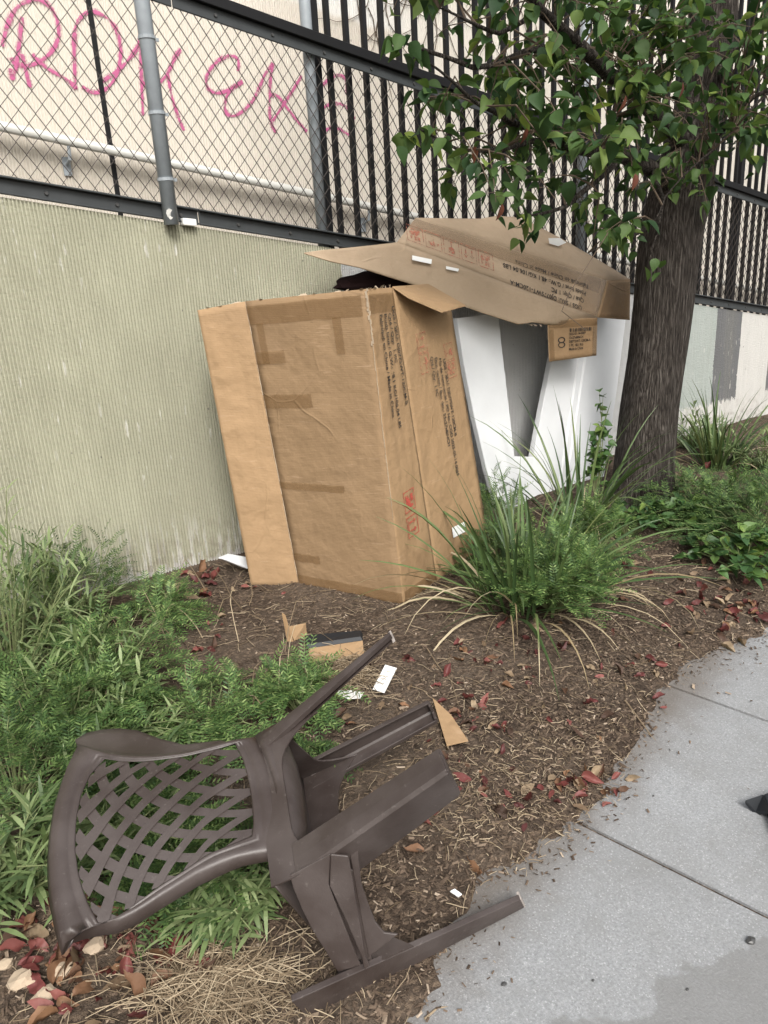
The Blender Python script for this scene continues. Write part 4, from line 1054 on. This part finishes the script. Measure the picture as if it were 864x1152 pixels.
# clusters: sampled over the crown's extent, hung on twigs from the nearest limb point
def in_crown(px, py):
    if py < -5: return .8
    env = np.interp(px, [445, 470, 520, 560, 600, 650, 690, 730, 770, 800, 830, 870, 930], [95, 165, 195, 215, 222, 250, 268, 262, 225, 210, 185, 165, 120])
    if px < 440 or py > env: return 0
    dens = np.interp(px, [440, 470, 520, 570, 640, 900], [.10, .22, .42, .75, 1, .9])
    hole = noise.noise(Vector((px * .016, py * .02, 3)))
    if py < 90 and px < 620: dens *= .55
    return dens * (1.0 if hole > -.12 else .35)
tries = 0; NCL = 0
while NCL < 270 and tries < 5000:
    tries += 1; px, py = U(440, 930), U(-70, 305)
    if rnd() > in_crown(px, py): continue
    c = TP(px, py, U(.25, 1.15) if px < 700 else U(.12, .9))
    near = min(tips, key=lambda t: (t - c).length)
    if (near - c).length > .55: continue
    NCL += 1
    a = near; mid = a.lerp(c, .5) + Vector((U(-.04, .04), U(-.04, .04), U(.0, .07)))
    end = c; pts = [a, mid, end, end + (end - mid).normalized() * .07 + Vector((0, 0, -.03))]
    tw.tube(pts, [.0045, .0032, .0022, .0012], 4)
    for k in range(random.randint(6, 10)):
        t = U(.35, 1); p = (mid.lerp(end, (t - .35) / .4) if t < .75 else end.lerp(pts[3], (t - .75) / .25))
        d = Vector((U(-1, 1), U(-1, 1), U(-1.1, .25))).normalized(); L = U(.040, .085)
        base = p + d * U(.012, .03); tw.tube([p, base], .0011, 3, cap=False)
        leafdata.append((base, d, L, random.randrange(8), U(-.9, .9)))
tw.build('twigs', M['twig'], tree)
# shoots drawn at the crown's left rim and low sprays
for px, py, d0 in ((345 + 118, 60, 1.05), (452, 50, 1.1), (470, 100, 1.05), (480, 150, .9), (455, 155, .9), (590, 262, .7), (560, 225, .7), (574, 243, .7), (592, 252, .7), (520, 175, .8), (733, 300, .7)):
    for k in range(5):
        p = TP(px + U(-14, 14), py + U(-12, 12), d0); leafdata.append((p, Vector((U(-1, 1), U(-.5, .5), U(-1.2, .2))), U(.05, .08), random.randrange(8), U(-.9, .9)))
camv = Vector(CAM_P)
def vis_key(l):
    x, y = proj(l[0]); off = 0 if (0 < x < 864 and 0 < y < 1152) else 100
    return off + (l[0] - camv).length
leafdata.sort(key=vis_key)
lmeshes = []
for i, (v, f) in enumerate(LV):
    me = bpy.data.meshes.new('leaf'); me.from_pydata(v, [], f); me.materials.append(M['leaf']); me.polygons.foreach_set('use_smooth', [True] * len(f)); lmeshes.append(me)
me_r = bpy.data.meshes.new('red_leaf'); me_r.from_pydata(*[LV[0][0], [], LV[0][1]]); me_r.materials.append(M['leaf_red'])
twp = parent_world(tree)
redspots = [(565, 237), (533, 172), (704, 115), (592, 150), (715, 203), (768, 100), (620, 55)]
for i, (p, d, L, k, roll) in enumerate(leafdata[:300]):
    me = lmeshes[k]; o = bpy.data.objects.new('leaf', me); COL.objects.link(o); o.parent = tree
    R3 = orient(d, Vector((0, 0, 1)), roll) * 1.0; o.matrix_local = Matrix.Translation(p - twp) @ (R3 @ Matrix.Scale(L, 3)).to_4x4()
for px, py in redspots:
    o = bpy.data.objects.new('leaf', me_r); COL.objects.link(o); o.parent = tree; tag(o, 'reddish brown dying leaf')
    p = TP(px, py - 8, .95); d = Vector((U(-.3, .3), U(-.3, .3), -1)); o.matrix_local = Matrix.Translation(p - twp) @ (orient(d, Vector((0, -1, 0)), U(-.5, .5)) @ Matrix.Scale(.062, 3)).to_4x4()
fo = MB()
for (p, d, L, k, roll) in leafdata[300:]:
    R3 = orient(d, Vector((0, 0, 1)), roll) @ Matrix.Scale(L, 3); v, f = LV[k]; fo.add([R3 @ Vector(q) + p for q in v], f)
fol = fo.build('foliage', M['leaf'], tree, True); fol['kind'] = 'stuff'
# thin dangling stem before the roof box
m = MB(); m.tube([TP(684, 262, .9), TP(660, 300, .95), TP(640, 330, 1.0), TP(632, 350, 1.0), TP(660, 372, 1.0)], .002, 4); m.build('dangling_twig', M['twig'], tree)

# ------------------------------------------------------------------ plants
def blade(mb, base, az, L, lean, wd, droop, seg=8, twist=.0, mi=0):
    d = Vector((math.cos(az), math.sin(az), 0)); s = Vector((-d.y, d.x, 0)); p = base.copy(); th = math.pi / 2 - lean; vs = []
    for i in range(seg + 1):
        t = i / seg; w_ = wd * (1 - t ** 2.2) * (.55 + .45 * min(1, t * 5)) + .0004
        dr = d * math.cos(th) + Vector((0, 0, math.sin(th))); n = s.cross(dr)
        sc_ = (s * math.cos(twist * t) + n * math.sin(twist * t))
        vs += [p - sc_ * w_ + n * w_ * .35, p.copy(), p + sc_ * w_ + n * w_ * .35]
        p = p + dr * (L / seg); th -= droop / seg * (.4 + 1.2 * t)
        g = gz(p.x, p.y) + .012
        if p.z < g: p.z = g; th = max(th, 0)
    mb.add(vs, [q for i in range(seg) for q in ((3 * i, 3 * i + 3, 3 * i + 4, 3 * i + 1), (3 * i + 1, 3 * i + 4, 3 * i + 5, 3 * i + 2))], mi)
def strap_clump(px, py, n, L, wd, label, dry=12, spread=.10, lean=(.15, 1.0), y_off=0):
    b = lie(px, py); root = empty('strap_leaved_plant', b, label, 'plant', 'strap-leaved clumps')
    g = MB(); dd = MB()
    for k in range(n):
        a = U(0, 2 * math.pi); r = spread * rnd() ** .5; q = b + Vector((math.cos(a) * r, math.sin(a) * r, -.005))
        blade(g, q, a + U(-.6, .6), L * U(.55, 1.1), U(*lean), wd * U(.6, 1.1), U(.3, 1.5), twist=U(-.8, .8))
    for k in range(dry):
        a = U(0, 2 * math.pi); q = b + Vector((math.cos(a), math.sin(a), 0)) * spread * U(.6, 1.3)
        blade(dd, q, a + U(-.5, .5), L * U(.5, .95), U(.7, 1.3), wd * U(.3, .6), U(1.2, 2.6), twist=U(-1.5, 1.5))
    g.build('leaves', M['strap'], root)['kind'] = 'stuff'; dd.build('dry_leaves', M['strap_dry'], root)['kind'] = 'stuff'
    return root
strap_clump(588, 684, 100, .70, .0100, 'large strap-leaved clump in front of the foam boards, with drooping dry blades', 44, .17, (.05, 1.25))
strap_clump(806, 528, 75, .62, .010, 'dark upright strap-leaved clump by the grey painted wall beyond the trunk', 8, .12, (.05, .75))
strap_clump(652, 600, 46, .80, .0095, 'sparse tall strap leaves between the foam board and the trunk', 8, .10, (.05, .7))

def pinnate(mb, base, d, L, pairs, ll, lw, sag=.6, up=Vector((0, 0, 1))):
    """feathery leaf: midrib with opposite leaflets"""
    d = d.normalized(); p = base.copy(); s = d.cross(up)
    if s.length < .05: s = Vector((1, 0, 0))
    s.normalize(); step = L / pairs
    for i in range(pairs):
        t = i / pairs; q = p + d * step; d = (d + Vector((0, 0, -sag / pairs))).normalized(); n = s.cross(d)
        mb.add([p - s * .0008, p + s * .0008, q + s * .0006, q - s * .0006], [(0, 1, 2, 3)])
        k = math.sin(math.pi * (.12 + .83 * t)) ** .7; l = ll * k
        for sg_ in (-1, 1):
            e = (s * sg_ + d * .55 + n * U(.0, .35)).normalized(); f = d * lw * .5
            mb.add([q, q + e * l * .45 + f, q + e * l, q + e * l * .45 - f], [(0, 1, 2, 3)])
        p = q
def lance(mb, base, d, L, wd, up=Vector((0, 0, 1)), curl=.5):
    d = d.normalized(); s = d.cross(up)
    if s.length < .05: s = Vector((1, 0, 0))
    s.normalize(); vs = []; p = base.copy(); ws = (.15, .8, 1, .7, .04)
    for i in range(5):
        vs += [p - s * wd * ws[i] + Vector((0, 0, wd * .4 * ws[i])), p + s * wd * ws[i] + Vector((0, 0, wd * .4 * ws[i]))]; p = p + d * L / 4; d = (d + Vector((0, 0, -curl / 4))).normalized()
    mb.add(vs, [(2 * i, 2 * i + 2, 2 * i + 3, 2 * i + 1) for i in range(4)])
def shrub(px, py, n, r, h, kind, label, mat, cat='shrub', group='feathery green shrubs', lean=Vector((0, 0, 0)), size=1, flatk=1.0):
    b = lie(px, py); root = empty('leafy_shrub', b, label, cat, group); lf = MB(); st = MB()
    for k in range(n):
        a = U(0, 2 * math.pi); rr = r * rnd() ** .5; tip = b + Vector((math.cos(a) * rr, math.sin(a) * rr * flatk, h * U(.35, 1) * (1 - .5 * (rr / r) ** 2))) + lean * rnd()
        tip.z = max(tip.z, soil_z(tip.x, tip.y) + .03)
        root_p = b + (tip - b) * .12; root_p.z = soil_z(root_p.x, root_p.y); mid = root_p.lerp(tip, .55) + Vector((U(-.03, .03), U(-.03, .03), .04))
        if tip.y > 3.13: tip.y = 3.13 - .1 * rnd()
        st.tube([root_p, mid, tip], [.003, .0022, .0012], 4, cap=False)
        dirn = (tip - mid).normalized()
        if kind == 'fern':
            for j in range(6):
                t = j / 5; p = mid.lerp(tip, t); dd = (dirn * (.25 + .9 * t) + Vector((U(-1, 1), U(-1, 1), U(-.1, .6)))).normalized()
                pinnate(lf, p, dd, U(.065, .12) * size, random.randint(7, 10), .025 * size, .0068 * size, U(.3, .9))
        elif kind == 'lance':
            for j in range(12):
                t = j / 11; p = root_p.lerp(mid, t * 2) if t < .5 else mid.lerp(tip, (t - .5) * 2)
                dd = (dirn * .5 + Vector((U(-1, 1), U(-1, 1), U(-.1, .7)))).normalized(); lance(lf, p, dd, U(.05, .105) * size, U(.0035, .0065) * size, curl=U(.2, .9))
        else:
            for j in range(8):
                t = j / 7; p = mid.lerp(tip, t); dd = Vector((U(-1, 1), U(-1, 1), U(-.5, .5))).normalized()
                v, f = LH; L = U(.05, .085) * size; R3 = orient(dd, Vector((0, 0, 1)), U(-.6, .6)) @ Matrix.Scale(L, 3); lf.add([R3 @ Vector(q) + p for q in v], f)
    st.build('stems', M['stem'], root); o = lf.build('leaves', mat, root); o['kind'] = 'stuff'
    return root
LH = leaf_geo(1, .85, .3, .15, heart=True)
FN_ = M['fern']; LN = M['lance']; FD = M['fern_dark']
sh = [
    (15, 790, 64, .32, .85, 'lance', 'tall grey-green willow-leaved shrub at the left edge by the wall', LN), (70, 830, 42, .30, .30, 'fern', 'feathery green shrub at the left edge beyond the chair back', FN_),
    (140, 770, 34, .24, .26, 'fern', 'bright feathery shrub sprawling below the olive wall', FN_), (50, 730, 46, .30, .45, 'lance', 'narrow-leaved shrub at the left foot of the olive wall', LN),
    (235, 825, 40, .24, .15, 'fern', 'low feathery shrub just above the woven chair back', FN_), (20, 905, 44, .26, .26, 'fern', 'dark feathery shrub left of the chair top rail', FD),
    (335, 800, 34, .15, .15, 'fern', 'small feathery shrub under the tipped chair leg', FN_), (130, 850, 44, .26, .16, 'lance', 'narrow-leaved stems behind the chair back', LN),
    (15, 1010, 40, .24, .20, 'lance', 'narrow-leaved tuft at the left edge beside the chair back', LN), (185, 700, 22, .16, .13, 'fern', 'small feathery sprig against the wall foot', FN_),
    (90, 700, 34, .24, .36, 'fern', 'feathery shrub tucked against the wall at left', FD),
]
for a in sh: shrub(*a)
shrub(265, 1035, 30, .14, .10, 'lance', 'narrow-leaved green tuft under the chair back near its legs', LN, size=1.0)
shrub(120, 800, 40, .26, .34, 'lance', 'tall narrow-leaved stems rising out of the feathery shrubs', LN)
shrub(215, 1000, 30, .16, .10, 'fern', 'dark feathery plant showing through the woven back', FD)
shrub(120, 960, 26, .22, .13, 'lance', 'green stems growing under the woven chair back', LN)
shrub(340, 870, 16, .09, .08, 'fern', 'little feathery sprig between the chair legs and back', FD)
shrub(622, 690, 95, .24, .36, 'fern', 'feathery green bush growing through the strap-leaved clump', FN_, size=1.05)
shrub(665, 640, 60, .20, .34, 'fern', 'feathery green bush filling the gap between the strap-leaved clump and the trunk', FN_, size=1.0)
shrub(560, 610, 26, .16, .34, 'fern', 'thin feathery stems rising before the left foam board', FN_, size=.9)
shrub(185, 960, 40, .18, .10, 'fern', 'low feathery sprigs seen through the lower half of the woven back', FN_)
shrub(140, 905, 40, .18, .12, 'fern', 'low feathery sprigs seen through the upper half of the woven back', FN_)
shrub(560, 640, 30, .20, .20, 'fern', 'feathery bush touching the end panel of the upright box', FD)
HG = 'heart-leaved ground plants'
shrub(706, 605, 22, .17, .26, 'heart', 'heart-leaved plant at the foot of the trunk', M['vine'], 'plant', HG, size=.75)
shrub(672, 575, 13, .09, .70, 'heart', 'tall heart-leaved shoot climbing beside the trunk and foam board', M['vine'], 'plant', HG, size=.8)
shrub(765, 600, 22, .26, .20, 'heart', 'leafy green plant right of the trunk foot', M['vine'], 'plant', HG, size=.8)
shrub(835, 645, 30, .32, .20, 'heart', 'broad leafy plant spilling over the soil at the right edge', M['vine'], 'plant', HG, size=.85)
shrub(850, 610, 80, .5, .30, 'fern', 'feathery dark shrub at the right edge above the leafy plant', FD, size=1.3)
shrub(790, 585, 60, .4, .26, 'fern', 'feathery shrub below the upright strap clump', FD, size=1.2)
shrub(860, 530, 44, .5, .30, 'lance', 'narrow-leaved shrub at the right edge against the white wall', LN, size=1.3)
shrub(775, 505, 30, .3, .32, 'lance', 'pale narrow-leaved plant between the trunk and the upright strap clump', LN, size=1.2)

# ------------------------------------------------------------------ litter: mulch chips, straw, dead leaves
def ok_soil(x, y): return y > soil_edge(x) - .02 and y < 3.18
ch = MB(); n = 0
while n < 52000:
    if rnd() < .75: x, y = U(-.2, 3.6), U(.6, 3.18)
    else: x, y = U(-1, 7.5), U(.4, 3.18)
    e = y - soil_edge(x)
    if e < 0 and rnd() > .55 * math.exp(e / .045): continue
    if y > 3.18: continue
    if rnd() > math.exp(-(max(0, e - .25)) * .9): continue
    if noise.noise(Vector((x * 2.2, y * 2.2, 7))) < -.25 and rnd() < .7: continue
    n += 1; z = max(soil_z(x, y), gz(x, y)) + U(0, .006); L = U(.0018, .0085) * (1.7 if rnd() < .06 else 1); wd = L * U(.2, .5); a = U(0, 6.3); t = U(-.35, .35)
    d = Vector((math.cos(a), math.sin(a), t)) * L; s = Vector((-math.sin(a), math.cos(a), U(-.5, .5))) * wd; c = Vector((x, y, z + abs(t) * L))
    u = Vector((0, 0, wd * .5))
    ch.add([c - d - s, c + d - s * .6, c + d * .9 + s, c - d * .8 + s * .8, c + u], [(0, 1, 4), (1, 2, 4), (2, 3, 4), (3, 0, 4)])
tag(ch.build('mulch_chips', M['chip']), 'brown wood mulch chips covering the planting strip', 'mulch', kind='stuff')
sb = MB()
def straw(x, y, L, a, lift=.006):
    pts = []; 
    for k in range(4):
        pts.append((x, y, max(soil_z(x, y), gz(x, y)) + lift + .002 * math.sin(k))); x += math.cos(a) * L / 3; y += math.sin(a) * L / 3; a += U(-.3, .3)
    sb.tube(pts, U(.0006, .0013), 3, cap=False)
for k in range(2600):
    x, y = U(0, 3.6), U(.7, 3.1)
    if ok_soil(x, y): straw(x, y, U(.02, .09), U(0, 6.3), U(.003, .01))
for k in range(1000):
    p = G(random.gauss(585, 75), random.gauss(880, 62))
    if ok_soil(p.x, p.y + .02): straw(p.x, p.y, U(.008, .035), U(0, 6.3), U(.003, .012))
for k in range(1100):                      # dry grass patch at bottom left of the chair, and by the small scraps
    p = G(random.gauss(250, 48), random.gauss(1122, 24)) if k < 800 else G(random.gauss(395, 16), random.gauss(768, 12)); straw(p.x, p.y, U(.03, .12), U(0, 6.3), U(.004, .035))
tag(sb.build('dry_grass', M['straw']), 'pale dry grass and straw strewn over the mulch', 'dry grass', kind='stuff')
# fallen leaves
DROPS = []
SHAPES = [('flat', .55, .15, .05, .05), ('folded', .62, 1.3, .2, .12), ('curled', .6, .5, .9, .15), ('crumpled', .7, .7, .3, .34), ('cupped', .75, 1.0, -.5, .12), ('twisted', .5, .3, -.3, .30)]
def dead_mesh(mat, k):
    nm, wd, fold, curl, amp = SHAPES[k % 6]
    n = 9; vs = []; fs = []
    for i in range(n + 1):
        t = i / n; w_ = wd * .36 * (math.sin(math.pi * min(1, t ** .8 * .99 + .01)) ** .9) * (1 + .12 * noise.noise(Vector((t * 6, k, 0)))); tw_ = (1.6 * t if nm == 'twisted' else 0) + k * .1
        for j in (-2, -1, 0, 1, 2):
            y = w_ * j / 2; z = fold * abs(y) * (.8 + .5 * abs(y) / max(wd, .1)) - curl * t * t + amp * noise.noise(Vector((t * 4 + k, j * .9, k)))
            y2, z2 = y * math.cos(tw_) - z * math.sin(tw_) * .5, y * math.sin(tw_) + z
            vs.append((t, y2 + .05 * math.sin(t * 5 + k), z2))
    for i in range(n):
        for j in range(4): fs.append((5 * i + j, 5 * i + 5 + j, 5 * i + 6 + j, 5 * i + 1 + j))
    me = bpy.data.meshes.new('fallen_leaf'); me.from_pydata(vs, [], fs); me.materials.append(mat); me.polygons.foreach_set('use_smooth', [True] * len(fs)); return me
DM = {k: [dead_mesh(M[k], i) for i in range(6)] for j, k in enumerate(('dl_red', 'dl_brown', 'dl_tan'))}
def drop(px, py, L, kind, label, group, h=.004):
    p = G(px, py)
    if p.y > 3.15: return
    p.z = max(soil_z(p.x, p.y), gz(p.x, p.y)) + h
    si = random.randrange(6); rel = label[1]
    d = Vector((U(-1, 1), U(-1, 1), U(-.05, .2)))
    mw = Matrix.Translation(p) @ (orient(d, Vector((U(-.4, .4), U(-.4, .4), 1)), U(-.6, .6)) @ Matrix.Scale(L, 3)).to_4x4()
    sz = 'small' if rel < .85 else ('large' if rel > 1.05 else 'middling')
    x_, y_ = proj(p); seen = -5 < x_ < 870 and -5 < y_ < 1157
    DROPS.append((seen * L / (p - Vector(CAM_P)).length, mw, DM[kind][si], '%s %s %s leaf lying %s' % (sz, SHAPES[si][0], COLN[kind], label[0]), group))
KN = ('dl_red', 'dl_red', 'dl_red', 'dl_brown', 'dl_brown', 'dl_tan')
COLN = dict(dl_red='crimson', dl_brown='rusty brown', dl_tan='pale tan')
clusters = [
    ((660, 888), (24, 10), 30, .056, 'by the pavement edge near its middle joint', 'fallen leaves at the middle joint'),
    ((822, 690), (34, 15), 62, .060, 'in the drift at the upper right pavement corner', 'leaf drift at the upper right'),
    ((790, 650), (30, 14), 10, .06, 'on the soil above the leaf drift', 'leaf drift at the upper right'),
    ((215, 657), (17, 9), 20, .07, 'at the foot of the olive wall', 'leaves at the foot of the olive wall'),
    ((238, 725), (12, 13), 8, .05, 'on bare soil between wall shrubs and scraps', 'leaves on the soil before the upright box'),
    ((288, 668), (14, 5), 6, .05, 'against the bottom of the upright box', 'leaves on the soil before the upright box'),
    ((525, 800), (18, 28), 12, .06, 'on the mulch beyond the chair feet', 'leaves scattered on the mulch'),
    ((550, 905), (26, 16), 14, .055, 'on the mulch right of the chair feet', 'leaves scattered on the mulch'),
    ((600, 760), (75, 60), 60, .048, 'on the mulch below the strap-leaved clump', 'leaves scattered on the mulch'),
    ((545, 745), (16, 12), 9, .06, 'in the small heap left of the strap-leaved clump', 'leaves scattered on the mulch'),
    ((75, 1095), (65, 34), 90, .066, 'in the leaf pile below the chair back', 'leaf pile below the chair back'),
    ((195, 1065), (26, 16), 12, .07, 'beside the dry grass under the chair', 'leaf pile below the chair back'),
    ((700, 640), (14, 10), 8, .08, 'under the drooping dry blades by the trunk', 'leaves around the trunk foot'),
    ((765, 545), (10, 10), 10, .08, 'on the soil right behind the trunk', 'leaves around the trunk foot'),
    ((490, 830), (80, 65), 54, .048, 'on the open mulch around the chair legs', 'leaves scattered on the mulch'),
    ((700, 760), (30, 26), 16, .045, 'on the soil before the upper pavement joint', 'leaves scattered on the mulch'),
    ((385, 825), (8, 6), 5, .05, 'beside the small shrub under the chair leg', 'leaves scattered on the mulch'),
]
for (cx, cy), (sx, sy), n, L, where, grp in clusters:
    for k in range(n):
        kd = random.choice(KN if cx > 200 or cy < 1000 else ('dl_red', 'dl_red', 'dl_brown', 'dl_brown', 'dl_brown', 'dl_red', 'dl_tan'))
        f = U(.55, 1.3); drop(random.gauss(cx, sx), random.gauss(cy, sy), L * f * .9, kd, (where, f), grp, U(.002, .014))
DROPS.sort(key=lambda d: -d[0])
for sz_, mw, me, lb, grp in DROPS[:295]:
    o = bpy.data.objects.new('fallen_leaf', me); COL.objects.link(o); o.matrix_world = mw; tag(o, lb, 'leaf', grp)
ll = MB(); mk = [M['dl_red'], M['dl_brown'], M['dl_tan']]
for sz_, mw, me, lb, grp in DROPS[295:]:
    if sz_ > 0: ll.add([mw @ v.co for v in me.vertices], [tuple(p.vertices) for p in me.polygons], mk.index(me.materials[0]))
tag(ll.build('leaf_litter', mk, smooth=True), 'smallest scraps of red and brown leaf litter over the mulch', 'leaf litter', kind='stuff')
# dry bent stems among the shrubs
ds = MB()
for k in range(70):
    p = G(U(0, 330), U(640, 860)); z = soil_z(p.x, p.y); a = U(0, 6.3); pts = [(p.x, p.y, z)]
    if p.y > 3.0: continue
    x, y = p.x, p.y; hh = U(.05, .24)
    for j in range(1, 5): x += math.cos(a) * U(.01, .05); y += math.sin(a) * U(.01, .05); a += U(-.8, .8); pts.append((x, y, z + hh * math.sin(j / 4 * U(1.2, 2.2))))
    ds.tube(pts, [.0022, .002, .0016, .0012, .0006], 4, cap=False)
tag(ds.build('dry_stems', M['straw']), 'pale dead stems poking out among the green shrubs at left', 'dry stems', kind='stuff')
# twigs
def twig(pts, r, label):
    P3 = [lie(x, y, .008) for x, y in pts]; b = P3[0]; m = MB(); m.tube([p - b for p in P3], [r * (1 - .6 * i / (len(P3) - 1)) for i in range(len(P3))], 5)
    o = m.build('fallen_twig', M['straw']); o.location = b; tag(o, label, 'twig', 'dry twigs on the ground')
twig([(481, 738), (493, 757), (508, 775), (516, 800)], .002, 'pale thin twig curving over the mulch above the chair feet')
twig([(703, 795), (720, 815), (737, 832)], .003, 'straight dry stalk at the soil edge beside the upper joint')
twig([(478, 1148), (492, 1134), (505, 1132), (531, 1131)], .003, 'forked pale twig on the pavement at the bottom edge')
twig([(200, 1150), (260, 1100), (300, 1060)], .0025, 'long brown stalk in the dry grass at the bottom left')
# pebbles and specks on the pavement
for i, (px, py, r, lb) in enumerate([(567, 1107, .006, 'dark pebble on the pavement right of the bottom twig'), (845, 1058, .011, 'flat dark stone on the pavement near the lower right edge'), (667, 1103, .0035, 'tiny speck of grit low on the pavement'), (773, 1113, .0035, 'tiny grit speck near the lower right stain'), (735, 895, .0035, 'dark speck on the slab between the two joints')]):
    p = G(px, py, r * .5); _b = bmesh.new(); bmesh.ops.create_icosphere(_b, subdivisions=2, radius=r)
    for v in _b.verts: v.co = Vector((v.co.x * 1.2, v.co.y * .8, v.co.z * .5)) * (1 + .35 * noise.noise(v.co * 160 + Vector((i, 0, 0))))
    me = bpy.data.meshes.new('pebble'); _b.to_mesh(me); _b.free(); me.materials.append(M['bolt']); o = bpy.data.objects.new('pebble', me); COL.objects.link(o); o.location = p; tag(o, lb, 'pebble', 'specks on the pavement')
# broken bits of white concrete in the leaf pile
for i, (px, py, r, lb) in enumerate([(28, 1112, .026, 'largest white rubble lump in the leaf pile'), (72, 1103, .022, 'white rubble lump right of the largest one'), (52, 1130, .020, 'lowest white rubble lump in the leaf pile'), (110, 1075, .024, 'pale rounded rubble lump under the chair back'), (8, 1095, .016, 'small pale rubble lump at the left edge')]):
    p = lie(px, py, r * .35); _b = bmesh.new(); bmesh.ops.create_icosphere(_b, subdivisions=2, radius=r)
    for v in _b.verts: v.co = Vector((v.co.x * 1.1, v.co.y * .9, v.co.z * .55)) * (1 + .5 * noise.noise(v.co * 60 + Vector((i * 4, 0, 0))))
    me = bpy.data.meshes.new('rubble'); _b.to_mesh(me); _b.free(); me.materials.append(M['torn']); o = bpy.data.objects.new('rubble_lump', me); COL.objects.link(o); o.location = p; tag(o, lb, 'rubble', 'white rubble lumps')
